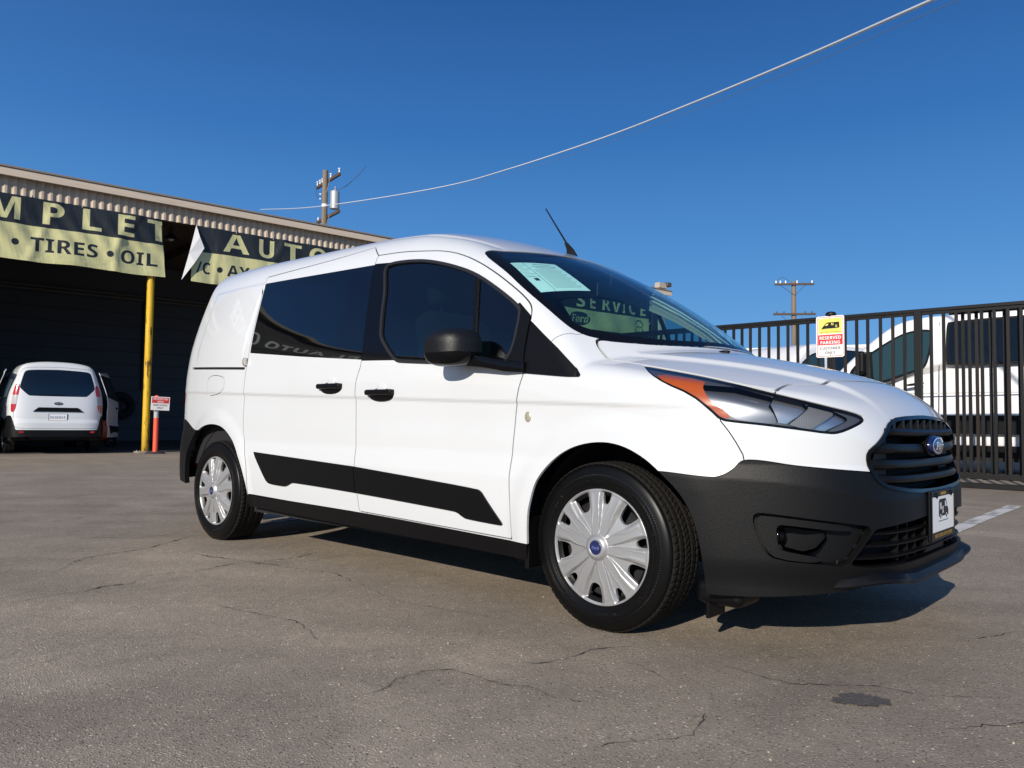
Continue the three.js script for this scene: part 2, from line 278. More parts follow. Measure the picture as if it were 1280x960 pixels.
function islands(tris) { // triangles that hang together
  const up = new Map(), root = k => { while (up.get(k) !== k) { up.set(k, up.get(up.get(k))); k = up.get(k); } return k; };
  for (const t of tris) { for (const k of t) if (!up.has(k)) up.set(k, k); up.set(root(t[0]), root(t[1])); up.set(root(t[1]), root(t[2])); }
  const m = new Map(); for (const t of tris) { const r = root(t[0]); if (!m.has(r)) m.set(r, []); m.get(r).push(t); } return [...m.values()].filter(l => l.length > 12);
}
function mirror(g) { const q = g.clone(), p = q.attributes.position, n = q.attributes.normal; for (let i = 0; i < p.count; i++) { p.setZ(i, -p.getZ(i)); n.setZ(i, -n.getZ(i)); }
  if (q.index) { const a = q.index.array; for (let i = 0; i < a.length; i += 3) { const t = a[i]; a[i] = a[i + 1]; a[i + 1] = t; } } else for (const k of Object.keys(q.attributes)) { const at = q.attributes[k], s = at.itemSize, a = at.array; for (let i = 0; i < at.count; i += 3) for (let c = 0; c < s; c++) { const t = a[i * s + c]; a[i * s + c] = a[(i + 1) * s + c]; a[(i + 1) * s + c] = t; } }
  return q; }
const both = g => merge([g, mirror(g)]);
function chaikin(pts, it = 2) { // third entry 1 keeps a corner sharp
  for (let k = 0; k < it; k++) { const o = []; for (let i = 0; i < pts.length; i++) { const p = pts[i], q = pts[(i + 1) % pts.length]; if (p[2]) o.push(p); else o.push([p[0] * .75 + q[0] * .25, p[1] * .75 + q[1] * .25].concat(0)); if (q[2]) { if (p[2]) continue; } else o.push([p[0] * .25 + q[0] * .75, p[1] * .25 + q[1] * .75, 0]); } pts = o; }
  return pts;
}
function polySd(pts) { // signed distance to a closed outline, negative inside
  let x0 = 1e9, x1 = -1e9, y0 = 1e9, y1 = -1e9; for (const p of pts) { x0 = Math.min(x0, p[0]); x1 = Math.max(x1, p[0]); y0 = Math.min(y0, p[1]); y1 = Math.max(y1, p[1]); }
  return (x, y) => {
    const bx = Math.max(x0 - x, x - x1, 0), by = Math.max(y0 - y, y - y1, 0); if (bx > .06 || by > .06) return Math.hypot(bx, by);
    let d = 1e9, inside = false;
    for (let i = 0, j = pts.length - 1; i < pts.length; j = i++) { const a = pts[i], b = pts[j], ex = b[0] - a[0], ey = b[1] - a[1], wx = x - a[0], wy = y - a[1], t = Math.max(0, Math.min(1, (wx * ex + wy * ey) / (ex * ex + ey * ey || 1e-12))), qx = wx - ex * t, qy = wy - ey * t; d = Math.min(d, qx * qx + qy * qy);
      if ((a[1] > y) !== (b[1] > y) && x < ex * (y - a[1]) / ey + a[0]) inside = !inside; }
    return (inside ? -1 : 1) * Math.sqrt(d);
  };
}
const soup = new Soup();
const R = {}; // trimmed regions of the right half of the van
{
  const cols = gridDirs(.62), rows = []; for (let e = -30; e <= 90.001; e += .48) rows.push(e * Math.PI / 180);
  const id = []; let tris = [];
  for (const c of cols) { const a = []; for (const e of rows) a.push(soup.add(...shellPoint(c, e))); id.push(a); }
  for (const i of [0, cols.length - 1]) for (const k of id[i]) soup.P[3 * k + 2] = 0;
  for (const a of id) soup.P[3 * a[a.length - 1] + 2] = 0;
  for (let i = 0; i < cols.length - 1; i++) for (let j = 0; j < rows.length - 1; j++) { const a = id[i][j], b = id[i + 1][j], c = id[i + 1][j + 1], d = id[i][j + 1]; tris.push([a, b, c], [a, c, d]); }
  tris = tris.filter(t => Math.max(...t.map(k => soup.P[3 * k + 1])) > .17);
  const front = x => x > .2, side = (x, y, z) => z > .45;
  const cut = (name, gate, g) => { const [i, o] = soup.split(tris, gate, g); R[name] = (R[name] || []).concat(i); tris = o; };
  const gap = (name, gate, g, w = .005) => { cut(name, gate, (x, y, z) => g(x, y, z) + w / 2); cut('seam', gate, (x, y, z) => g(x, y, z) - w / 2); };
  const sub = (from, name, g) => { const [i, o] = soup.split(R[from], null, g); R[name] = (R[name] || []).concat(i); R[from] = o; };
  const xy = (pts, it) => { const f = polySd(it === 0 ? pts : chaikin(pts, it)); return (x, y) => f(x, y); };
  const xz = pts => { const f = polySd(chaikin(pts)); return (x, y, z) => f(x, z); };
  const zy = pts => { const f = polySd(chaikin(pts)); return (x, y, z) => f(z, y); };
  const dev = (pts, it) => { const f = polySd(chaikin(pts.map(p => p.length > 3 || p[2] !== undefined && p.length === 3 ? [(p[0] - p[2]) * .75, p[1], 0] : p), it)); return (x, y, z) => f((x - z) * .75, y); };
  // under edge and wheel openings
  const under = spline([[-3.95, .36], [-3.5, .335], [-3.3, .30], [-2.6, .262], [-.35, .226], [.44, .207], [.6, .213], [.78, .232], [.9, .256], [1, .26]]);
  cut('discard', null, (x, y) => y - under(x));
  cut('discard', side, xy([[-.345, .1, 1], [-.322, .40], [-.303, .47], [-.278, .54], [-.235, .60], [-.172, .657], [-.08, .70], [.035, .718], [.13, .706], [.215, .668], [.295, .608], [.365, .545], [.41, .46], [.432, .36], [.442, .25], [.446, .1, 1]]));
  cut('discard', side, xy([[-3.50, .1, 1], [-3.495, .40], [-3.465, .52], [-3.40, .635], [-3.31, .70], [-3.18, .738], [-3.03, .748], [-2.89, .727], [-2.77, .655], [-2.675, .57], [-2.605, .46], [-2.565, .36], [-2.545, .1, 1]]));
  // screen
  cut('windshield', (x, y) => x > -1.1 && y > .95, xz([[-.72, -.3, 1], [-.722, .2], [-.735, .4], [-.765, .56], [-.825, .672], [-.79, .705], [-.62, .748], [-.467, .783], [-.33, .795], [-.222, .792], [-.165, .766], [-.125, .728], [-.07, .655], [.03, .47], [.105, .22], [.125, -.3, 1]]));
  // radiator opening, lamps, lower black bumper
  const grilleSd = ((pts) => { const f = polySd(chaikin(pts, 1)); return (x, y, z) => f(z, y); })([[-.3, .820, 1], [.0, .820], [.30, .810], [.37, .795], [.40, .783], [.51, .712], [.532, .695], [.534, .668], [.518, .62], [.50, .597], [.46, .580], [.30, .561], [0, .553], [-.3, .553, 1]]);
  cut('grille_hole', (x, y, z) => x > .7, (x, y, z) => grilleSd(x, y, z) + .004);
  cut('grille_frame', (x, y, z) => x > .7, (x, y, z) => grilleSd(x, y, z) - .009);
  const lamp = dev([[.124, 1.012, .759], [.26, .985, .757], [.403, .957, .753], [.53, .925, .747], [.644, .893, .713], [.763, .857, .631], [.83, .833, .535], [.855, .818, .505], [.853, .800, .52], [.842, .780, .579], [.813, .760, .626], [.789, .757, .652], [.699, .772, .727], [.606, .785, .784], [.536, .792, .819], [.487, .799, .838], [.454, .832, .847], [.383, .888, .859], [.284, .930, .869], [.205, .968, .845], [.15, 1.0, .79]], 1);
  cut('lamp_all', (x, y, z) => x > -.05 && y > .65 && z > .35, lamp);
  R.lamp_seam = [];
  const bl = spline([[-.7, .622], [-.468, .618], [-.29, .606], [-.26, .614], [-.224, .636], [-.190, .665], [-.165, .668], [-.016, .652], [.14, .640], [.265, .632], [.7, .60]]);
  gap('front_bumper', (x, y, z) => x > .1 && y < .9, (x, y, z) => y - bl((x - z) * .75), .003);
  // sills
  const sill = spline([[-2.6, .328], [-1.466, .318], [-.337, .291]]);
  gap('side_sill', (x, y, z) => z > .45 && x < 0 && x > -2.9, (x, y, z) => Math.max(y - sill(x), x - .1, -2.8 - x), .003);
  // rear end
  gap('rear_bumper', x => x < -3.05, (x, y, z) => y - (.70 + .07 * ss(-3.35, -3.6, x) - .28 * ss(.80, .70, z)), .004);
  gap('tail_light', x => x < -3.2, (() => { const f = polySd(chaikin([[-3.02, .84], [-3.05, 1.1], [-3.06, 1.40], [-2.94, 1.41], [-2.90, 1.25], [-2.88, .95], [-2.89, .84]])); return (x, y, z) => f(z + x, y); })(), .004);
  cut('tail_window', (x, y, z) => x < -3.4 && z < .70, zy([[-.3, 1.71, 1], [.0, 1.71], [.50, 1.69], [.585, 1.655], [.615, 1.55], [.665, 1.35], [.65, 1.31], [.52, 1.175], [.47, 1.165], [-.3, 1.165, 1]]));
  gap('tailgate', (x, y, z) => x < -3.4 && z < .80, zy([[-.3, .52, 1], [.66, .52], [.745, .55], [.76, .8], [.72, 1.3], [.645, 1.68], [.54, 1.745], [-.3, 1.765, 1]]), .006);
  // side glass and doors
  const doorF = xy([[-1.607, 1.679, 1], [-1.42, 1.672], [-1.279, 1.657], [-1.047, 1.627], [-.855, 1.562], [-.661, 1.463], [-.497, 1.361], [-.412, 1.298], [-.384, 1.262], [-.372, 1.215], [-.371, 1.11], [-.357, .995], [-.379, .935], [-.402, .843], [-.412, .743], [-.422, .622], [-.425, .529], [-.417, .40], [-.418, .301, 1], [-1.461, .325, 1], [-1.473, .419], [-1.49, .5], [-1.5, .6], [-1.512, .891], [-1.503, 1.005], [-1.473, 1.085], [-1.54, 1.35], [-1.607, 1.60]], 2);
  const doorS = xy([[-1.689, 1.742, 1], [-2.015, 1.713], [-2.575, 1.690], [-2.712, 1.684, 1], [-2.716, 1.64], [-2.63, 1.18], [-2.640, 1.045], [-2.656, .76], [-2.645, .68], [-2.60, .575], [-2.572, .50], [-2.562, .331, 1], [-1.4, .31, 1], [-1.40, 1.6, 1], [-1.607, 1.679, 1]], 2);
  gap('front_door', (x, y, z) => z > .4 && x > -1.8 && x < -.2, doorF, .0055);
  gap('sliding_door', (x, y, z) => z > .4 && x > -2.9 && x < -1.2, doorS, .0055);
  const slideIn = polySd(chaikin([[-2.57, 1.56], [-2.50, 1.585], [-1.82, 1.58], [-1.79, 1.56], [-1.74, 1.20], [-1.78, 1.175], [-2.48, 1.225], [-2.535, 1.25]], 1));
  sub('sliding_door', 'slide_window', xy([[-2.706, 1.641, 1], [-2.113, 1.632, 1], [-1.6, 1.624, 1], [-1.480, 1.092, 1], [-2.05, 1.135, 1], [-2.622, 1.184, 1]], 0));
  sub('slide_window', 'slide_border', (x, y) => -slideIn(x, y));
  const win = polySd(chaikin([[-1.43, 1.45], [-1.482, 1.56], [-1.492, 1.588], [-1.478, 1.601], [-1.404, 1.604], [-1.25, 1.592], [-1.127, 1.570], [-.965, 1.526], [-.785, 1.463], [-.6, 1.362], [-.47, 1.280], [-.443, 1.25], [-.447, 1.05], [-.55, 1.046], [-.829, 1.056], [-1.15, 1.076], [-1.195, 1.082], [-1.24, 1.108], [-1.335, 1.185], [-1.365, 1.22], [-1.378, 1.262], [-1.407, 1.35]], 2));
  const bar = (x, y) => Math.abs(x - (-.768 + (1.46 - y) * .27)) - .011;
  sub('front_door', 'door_glass', (x, y) => Math.max(win(x, y), -bar(x, y)));
  sub('front_door', 'window_bar', (x, y) => Math.max(win(x, y), bar(x, y)));
  sub('front_door', 'window_seal', (x, y) => win(x, y) - .015);
  const tri = polySd([[-1.63, 1.630], [-1.46, 1.617], [-1.38, 1.35], [-1.36, 1.19], [-1.20, 1.078], [-1.50, 1.088]]);
  sub('front_door', 'pillar_cover', (x, y) => tri(x, y));
  const sailA = polySd([[-.46, 1.30], [-.30, 1.17], [-.30, .985], [-.44, .995], [-.50, 1.01], [-.46, 1.06]]);
  sub('front_door', 'mirror_base', (x, y) => sailA(x, y));
  const clad = polySd(chaikin([[-2.495, .586, 1], [-1.5, .549, 1], [-.616, .498], [-.585, .488], [-.565, .466], [-.470, .366], [-.463, .357], [-.475, .354], [-.678, .362], [-.70, .368], [-.735, .386], [-.768, .390], [-1.473, .418], [-2.05, .433], [-2.08, .428], [-2.12, .41], [-2.16, .405], [-2.292, .409], [-2.33, .415], [-2.365, .445]], 2));
  sub('front_door', 'clad_front', (x, y) => clad(x, y));
  sub('sliding_door', 'clad_slide', (x, y) => clad(x, y));
  // triangular trim on the front wing
  const sailB = polySd(chaikin([[-.366, 1.207, 1], [-.2, 1.08, 1], [-.079, .978], [-.072, .966], [-.085, .960], [-.36, .986, 1]], 2));
  cut('sail_trim', (x, y, z) => z > .5 && x > -.45 && x < 0 && y > .9, (x, y) => sailB(x, y));
  // filler flap, slide rail
  gap('fuel_door', (x, y, z) => z > .5 && x < -2.8, xy([[-3.165, 1.065], [-2.915, 1.052], [-2.895, 1.0], [-2.93, .945], [-3.12, .925], [-3.155, .95]], 2), .0035);
  cut('slide_rail', (x, y, z) => z > .5 && x < -2.6, (x, y) => Math.max(Math.abs(y - (1.106 - (x + 3.055) * .040)) - .008, x + 2.655, -3.475 - x));
  // bonnet, nose, front wing
  gap('hood', (x, y, z) => x > -.3 && y > .78, xz([[.14, -.4, 1], [.125, .0], [.107, .215], [.035, .46], [-.065, .648], [-.122, .725], [-.1, .75], [-.06, .756], [.0, .755], [.13, .757, 1], [.403, .757], [.53, .750], [.629, .703, 1], [.627, .60], [.65, .55], [.668, .515], [.69, .46], [.73, .3], [.745, .1], [.748, -.4, 1]]), .011);
  gap('nose_panel', (x, y, z) => x > .35, (() => { const f = polySd([[-.263, .80], [-.235, .762], [-.213, .727], [-.19, .685], [-.18, .63], [-.18, .4], [1, .4], [1, 1.3], [-.06, 1.3], [-.06, .9], [-.25, .84]]); return (x, y, z) => f((x - z) * .75, y); })(), .004);
  gap('fender', (x, y, z) => x > -.5 && z > .4, xy([[-.5, .2, 1], [.6, .2, 1], [.7, 1.2, 1], [-.06, 1.2, 1], [-.175, 1.145, 1], [-.20, 1.15], [-.232, 1.13], [-.245, 1.11], [-.27, 1.05, 1], [-.5, 1.0, 1]], 2), .003);
  R.body = tris;
  // pieces of the lamp
  const amb = dev([[.205, .982, .818], [.409, .949, .784], [.415, .925, .831], [.43, .895, .84], [.458, .862, .843], [.53, .812, .823], [.491, .806, .836], [.452, .845, .847], [.388, .893, .855], [.280, .937, .862]], 1);
  sub('lamp_all', 'lamp_frame', (x, y, z) => -(lamp(x, y, z) + .009));
  R.lamp_inner = R.lamp_all.slice();
  const tmp = soup.split(R.lamp_inner, null, amb); R.turn_signal = tmp[0]; R.reflector = tmp[1];
  // fog bezel and lower intake
  const panel = dev([[.58, .474, .799], [.588, .492, .795], [.61, .494, .783], [.724, .48, .711], [.841, .462, .607], [.888, .451, .54], [.862, .387, .582], [.826, .322, .622], [.768, .328, .676], [.644, .338, .763], [.613, .365, .782], [.588, .428, .795]], 1);
  const ridge = dev([[.592, .47, .793], [.597, .482, .79], [.611, .485, .783], [.724, .473, .711], [.84, .455, .609], [.83, .439, .62], [.787, .442, .661], [.664, .457, .751], [.65, .455, .76], [.645, .44, .763], [.651, .384, .76], [.661, .371, .753], [.723, .359, .711], [.768, .351, .676], [.749, .334, .691], [.647, .344, .761], [.618, .37, .778], [.599, .429, .789]], 1);
  const pocket = dev([[.655, .450, .757], [.724, .443, .711], [.79, .435, .658], [.743, .360, .697], [.67, .374, .748], [.658, .391, .755]], 1);
  sub('front_bumper', 'fog_panel', panel); sub('fog_panel', 'fog_bezel', ridge); sub('fog_panel', 'fog_pocket', pocket);
  const low = zy([[-.3, .468, 1], [0, .468], [.30, .462], [.515, .447], [.545, .438], [.61, .345], [.62, .325], [.56, .316], [.3, .318], [-.3, .32, 1]]);
  sub('front_bumper', 'intake_hole', (x, y, z) => x < .6 ? .5 : low(x, y, z));
}
// ---------------------------------------------------------------- van materials
const M = {
  paint: phys([.635, .655, .67], .36, { clearcoat: 1, clearcoatRoughness: .04 }),
  seam: std([.006, .006, .007], .9),
  plastic: phys([.0042, .0043, .0046], .44, { specularIntensity: .42 }),
  gloss: phys([.003, .003, .004], .14, { specularIntensity: .45 }),
  satin: phys([.0038, .0038, .0044], .40, { specularIntensity: .38 }),
  rubber: phys([.0034, .0034, .0036], .36, { specularIntensity: .38 }),
  tread: phys([.013, .012, .011], .8, { specularIntensity: .3 }),
  chrome: std([.78, .79, .80], .12, { metalness: 1 }),
  silver: phys([.36, .365, .37], .42, { metalness: .45, clearcoat: .25, clearcoatRoughness: .25 }),
  inner: std([.010, .010, .011], .85),
  trimGrey: std([.36, .37, .36], .85),
  fabric: std([.010, .011, .012], .95),
  screen: phys([.62, .87, .85], .0, { transmission: 1, thickness: 0, ior: 1.5 }),
  tint: phys([.26, .41, .44], .0, { transmission: 1, thickness: 0, ior: 1.75 }),
  privacy: phys([.10, .17, .21], .0, { transmission: 1, thickness: 0, ior: 1.8 }),
  seal: phys([.016, .0155, .015], .42),
  darkGlass: phys([.0008, .001, .0012], .0, { ior: 1.7 }),
  clear: phys([.97, .97, .97], .0, { transmission: 1, thickness: 0, ior: 1.5 }),
  amber: phys([.40, .072, .003], .2, { clearcoat: .4, clearcoatRoughness: .05 }),
  red: phys([.42, .008, .01], .15, { clearcoat: 1 }),
  white: std([.8, .8, .8], .5),
};
{
  const fl = grey(128, 128, (i, j) => 255 * (.5 + .5 * Math.sin(i / 128 * Math.PI * 2 * 6) * .6 + .2 * vnoise(i / 9, j / 9)));
  M.reflect = std([.17, .185, .21], .3, { metalness: .75 }); M.facet = std([.50, .51, .52], .24, { metalness: .9 }); M.lampDark = std([.10, .102, .106], .3, { metalness: .4 }); M.lampGrey = std([.17, .172, .175], .4, { metalness: .4, bumpMap: rep(fl, 16, 2), bumpScale: .00025 });
}
{ // grained bumper plastic
  const t = grey(512, 512, (i, j) => 255 * (.5 * vnoise(i / 2.2, j / 2.2) + .5 * vnoise(i / 4.1 + 9, j / 4.1)));
  M.plastic.bumpMap = rep(t, 5); M.plastic.bumpScale = .0004;
  M.mirrorShell = phys([.006, .006, .0065], .36, { specularIntensity: .7, bumpMap: rep(t, 8), bumpScale: .0006 });
}
const scriptBadge = (w = 512, h = 220, bg = '#0d1b48') => canvasTex(w, h, (c, W, H) => {
  c.fillStyle = bg; c.fillRect(0, 0, W, H);
  c.strokeStyle = '#d8dde6'; c.lineWidth = H * .04; c.beginPath(); c.ellipse(W / 2, H / 2, W * .44, H * .41, 0, 0, Math.PI * 2); c.stroke();
  c.fillStyle = '#eef1f5'; c.font = `italic bold ${H * .56}px serif`; c.textAlign = 'center'; c.textBaseline = 'middle'; c.fillText('Ford', W / 2, H * .52);
});
const badgeMap = scriptBadge();
function ovalBadge(w, h, bulge, thick) { // faces +z
  const P = [], U = [], I = [], nr = 8, na = 40;
  for (let i = 0; i <= nr; i++) for (let j = 0; j <= na; j++) { const r = i / nr, a = j / na * Math.PI * 2; P.push(Math.cos(a) * r * w / 2, Math.sin(a) * r * h / 2, thick + bulge * (1 - r * r)); U.push(.5 + Math.cos(a) * r / 2, .5 + Math.sin(a) * r / 2); }
  for (let j = 0; j <= na; j++) { const a = j / na * Math.PI * 2; P.push(Math.cos(a) * w / 2 * 1.04, Math.sin(a) * h / 2 * 1.04, 0); U.push(.5 + Math.cos(a) / 2, .5 + Math.sin(a) / 2); }
  for (let i = 0; i <= nr; i++) for (let j = 0; j < na; j++) { const a = i * (na + 1) + j, b = a + na + 1; I.push(a, b, a + 1, a + 1, b, b + 1); }
  const g = new THREE.BufferGeometry(); g.setAttribute('position', new THREE.Float32BufferAttribute(P, 3)); g.setAttribute('uv', new THREE.Float32BufferAttribute(U, 2)); g.setIndex(I); g.computeVertexNormals(); return g;
}
function sweep(sections, crease = .75) { // list of equal-length rings of points -> closed skin with end caps
  const n = sections[0].length, P = sections.flat(2), I = [];
  for (let i = 0; i < sections.length - 1; i++) for (let j = 0; j < n; j++) { const a = i * n + j, b = i * n + (j + 1) % n; I.push(a, b, a + n, b, b + n, a + n); }
  for (const [s, f] of [[0, 0], [sections.length - 1, 1]]) for (let j = 1; j < n - 1; j++) f ? I.push(s * n, s * n + j, s * n + j + 1) : I.push(s * n, s * n + j + 1, s * n + j);
  let g = new THREE.BufferGeometry(); g.setAttribute('position', new THREE.Float32BufferAttribute(P, 3)); g.setIndex(I); return toCreasedNormals(g, crease);
}
function superEll(c, h, e1, e2, nu = 40, nv = 28, warp) {
  const P = [], I = [], sp = (v, e) => Math.sign(v) * Math.pow(Math.abs(v), e);
  for (let i = 0; i <= nv; i++) for (let j = 0; j <= nu; j++) { const a = -Math.PI / 2 + i / nv * Math.PI, b = j / nu * Math.PI * 2; let p = [h[0] * sp(Math.cos(a), e1) * sp(Math.cos(b), e2), h[1] * sp(Math.sin(a), e1), h[2] * sp(Math.cos(a), e1) * sp(Math.sin(b), e2)]; if (warp) p = warp(p); P.push(c[0] + p[0], c[1] + p[1], c[2] + p[2]); }
  for (let i = 0; i < nv; i++) for (let j = 0; j < nu; j++) { const a = i * (nu + 1) + j, b = a + nu + 1; I.push(a, b, a + 1, a + 1, b, b + 1); }
  const g = new THREE.BufferGeometry(); g.setAttribute('position', new THREE.Float32BufferAttribute(P, 3)); g.setIndex(I); g.computeVertexNormals();
  const u = new Float32Array(P.length / 3 * 2); for (let i = 0; i < P.length / 3; i++) { u[2 * i] = P[3 * i] + P[3 * i + 2]; u[2 * i + 1] = P[3 * i + 1]; } g.setAttribute('uv', new THREE.BufferAttribute(u, 2)); return g;
}

M.sidewall = M.rubber.clone(); M.sidewall.bumpMap = grey(2048, 256, (i, j) => { const v = j / 256, a = i / 2048; let h = .4;
  if (v > .47 && v < .53) h += .35 * ((a * 180) % 1 < .5 ? 1 : 0); // ribs at the shoulder
  for (const c of [.56, .585, .70, .735, .86]) if (Math.abs(v - c) < .005) h += .45;
  if (v > .60 && v < .685) { const k = Math.floor(a * 96), s = (a * 8) % 1; if (s < .42) h += hash2(k, 3) > .35 && ((a * 96) % 1) < .72 && hash2(Math.floor(a * 480), Math.floor(v * 90)) > .4 ? .5 : 0; }
  return 255 * h + 6 * hash2(i, j); }); M.sidewall.bumpScale = .0022;
// ---- wheel (axis z, outer face towards +z)
const wheelGeo = (() => {
  const tyrePts = [[.196, -.09], [.225, -.104], [.258, -.1085], [.288, -.103], [.306, -.094], [.3145, -.082], [.3145, .082], [.309, .0925], [.3065, .0935], [.304, .0985], [.288, .1045], [.274, .1072], [.272, .1084], [.264, .1092], [.256, .1088], [.247, .1078], [.2455, .1062], [.236, .1035], [.226, .0985], [.224, .101], [.2205, .1012], [.212, .094], [.205, .086], [.196, .08]];
  const side = new THREE.LatheGeometry(tyrePts.map(p => new THREE.Vector2(p[0], p[1])), 96); side.rotateX(Math.PI / 2);
  // tread band with grooves and sipes
  const zs = []; for (let i = 0; i <= 44; i++) zs.push(-.088 + i * .004);
  const NT = 540, P = [], I = [];
  for (let j = 0; j <= NT; j++) { const th = j / NT * Math.PI * 2;
    for (const z of zs) { const a = Math.abs(z); let r = .3225 - 1.1 * Math.pow(Math.max(0, a - .045), 2) - 5.5 * Math.pow(Math.max(0, a - .068), 2) - (a > .0855 ? .005 : 0), d = 0;
      for (const g of [0.021, .058]) if (Math.abs(a - g) < .0045) d = .007;
      const pitch = a > .06 ? 72 : 90, ph = (th / (Math.PI * 2) * pitch + (a > .06 ? z * 6 : a < .02 ? z * 22 : -z * 16)) % 1, q = ((ph % 1) + 1) % 1; if (q < .17 && d === 0) d = a > .06 ? .0055 : .004;
      r -= d; P.push(Math.cos(th) * r, Math.sin(th) * r, z); } }
  const n = zs.length; for (let j = 0; j < NT; j++) for (let i = 0; i < n - 1; i++) { const a = j * n + i; I.push(a, a + n, a + 1, a + 1, a + n, a + n + 1); }
  let tread = new THREE.BufferGeometry(); tread.setAttribute('position', new THREE.Float32BufferAttribute(P, 3)); tread.setIndex(I); tread.computeVertexNormals();
  // pressed cover: five large and five small openings, channels running to the hub
  const s = new Soup(false), NR = 44, NA = 300, RR = .2235; let tris = [];
  const holes = []; for (let k = 0; k < 5; k++) { holes.push([(46 + 72 * k) * Math.PI / 180, .134, .197, .215, .0055]); holes.push([(82 + 72 * k) * Math.PI / 180, .156, .198, .112, .004]); }
  const dA = (a, b) => { let d = Math.abs(a - b) % (Math.PI * 2); return d > Math.PI ? Math.PI * 2 - d : d; };
  const height = (r, a) => { let h = .030 + .016 * (1 - Math.pow(r / .21, 2)); if (r > .198) h -= 16 * Math.pow(r - .198, 2) + .05 * (r - .198); h += .003 * ss(.201, .2045, r) - .003 * ss(.215, .2185, r);
    for (const [c, r0, r1, w, dep] of holes) { const t = Math.max(0, Math.min(1, (r - .045) / (r0 - .045))), hw = w * (.30 + .70 * t) * (t < 1 ? 1 : 1), d = dA(a, c); h -= (dep + .010) * (.30 + .70 * t) * ss(hw * 1.22, hw * .80, d) * ss(.048, .066, r) * (1 - ss(r1, r1 + .008, r)); h += .0016 * Math.exp(-Math.pow((d - hw * 1.4) / (hw * .16), 2)) * ss(.06, .1, r) * (1 - ss(.185, .2, r)); }
    h += .010 * ss(.046, .040, r); return h; };
  for (let i = 0; i <= NR; i++) for (let j = 0; j <= NA; j++) { const r = .012 + (RR - .012) * i / NR, a = j / NA * Math.PI * 2; s.add(Math.cos(a) * r, Math.sin(a) * r, height(r, a)); }
  for (let i = 0; i < NR; i++) for (let j = 0; j < NA; j++) { const a = i * (NA + 1) + j, b = a + NA + 1; tris.push([a, b, a + 1], [a + 1, b, b + 1]); }
  for (const [c, r0, r1, w] of holes) { const cx = Math.cos(c), cy = Math.sin(c), q = polySd(chaikin([[r0, -.42 * w * r0], [r0, .42 * w * r0], [r0 + .014, .84 * w * r0], [r1 - .006, w * r1 * .80], [r1, w * r1 * .70], [r1, -w * r1 * .70], [r1 - .006, -w * r1 * .80], [r0 + .014, -.84 * w * r0]], 1)); const [, o] = s.split(tris, (x, y) => x * cx + y * cy > r0 - .02 && Math.abs(-x * cy + y * cx) < .06, (x, y) => q(x * cx + y * cy, -x * cy + y * cx)); tris = o; }
  const cover = new THREE.BufferGeometry(); { const id = new Map(), P = [], I = []; const v = i => { let k = id.get(i); if (k === undefined) { k = P.length / 3; id.set(i, k); P.push(s.P[3 * i], s.P[3 * i + 1], s.P[3 * i + 2]); } return k; }; for (const t of tris) I.push(...t.map(v));
    // turned-in edges of the openings
    const e = new Map(); for (let i = 0; i < I.length; i += 3) for (let j = 0; j < 3; j++) { const a = I[i + j], b = I[i + (j + 1) % 3], k = a < b ? a * 4194304 + b : b * 4194304 + a; e.set(k, e.has(k) ? null : [a, b]); }
    const extra = []; for (const q of e.values()) if (q) { const [a, b] = q, k = P.length / 3; for (const i of [a, b]) P.push(P[3 * i], P[3 * i + 1], P[3 * i + 2]); for (const i of [a, b]) P.push(P[3 * i], P[3 * i + 1], P[3 * i + 2] - .012); extra.push(k, k + 2, k + 1, k + 1, k + 2, k + 3); }
    cover.setAttribute('position', new THREE.Float32BufferAttribute(P, 3)); cover.setIndex(I.concat(extra)); cover.computeVertexNormals(); }
  const rim = merge([(() => { const g = new THREE.LatheGeometry([[.0, -.012], [.11, -.012], [.13, -.03], [.17, -.03], [.19, -.01], [.2, -.005], [.2, -.09]].map(p => new THREE.Vector2(...p)), 48); g.rotateX(Math.PI / 2); return g; })(),
    ...[0, 1, 2, 3, 4].map(k => { const g = new THREE.CylinderGeometry(.011, .011, .022, 8); g.rotateX(Math.PI / 2); g.translate(Math.cos(k * 1.2566 + .4) * .054, Math.sin(k * 1.2566 + .4) * .054, 0); return g; })]);
  const cap = ovalBadge(.050, .050, .0012, .002); cap.translate(0, 0, .0565);
  const ring = new THREE.LatheGeometry([[.0245, .055], [.027, .0595], [.037, .058], [.042, .05], [.044, .044]].map(p => new THREE.Vector2(...p)), 40); ring.rotateX(Math.PI / 2); ring.scale(1, 1, 1);
  for (const g of [cover, cap, ring]) { g.scale(1.05, 1.05, 1); g.translate(0, 0, .070); } rim.translate(0, 0, .05);
  return { side, tread, cover, rim, cap, ring };
})();
const capMap = canvasTex(128, 128, (c) => { c.fillStyle = '#101d50'; c.fillRect(0, 0, 128, 128); c.strokeStyle = '#34457f'; c.lineWidth = 3; c.beginPath(); c.ellipse(64, 64, 44, 22, 0, 0, 7); c.stroke(); c.fillStyle = '#6f7fae'; c.font = 'italic bold 34px serif'; c.textAlign = 'center'; c.textBaseline = 'middle'; c.fillText('Ford', 64, 65); });
const capMat = phys([1, 1, 1], .25, { map: capMap, clearcoat: 1 });
function addWheel(parent, x, z, turn, spin) {
  const w = new THREE.Group(); w.name = 'wheel'; w.position.set(x, .315, z); w.rotation.y = turn; parent.add(w);
  const r = g => { const q = g.clone(); q.rotateZ(spin); return q; };
  part('tyre', wheelGeo.side, M.sidewall, w); part('tread', wheelGeo.tread, M.tread, w);
  part('rim', wheelGeo.rim, M.inner, w);
  part('wheel_cover', spin ? r(wheelGeo.cover) : wheelGeo.cover, M.silver, w);
  part('cap_ring', wheelGeo.ring, M.silver, w);
  part('hub_badge', wheelGeo.cap, capMat, w);
  return w;
}

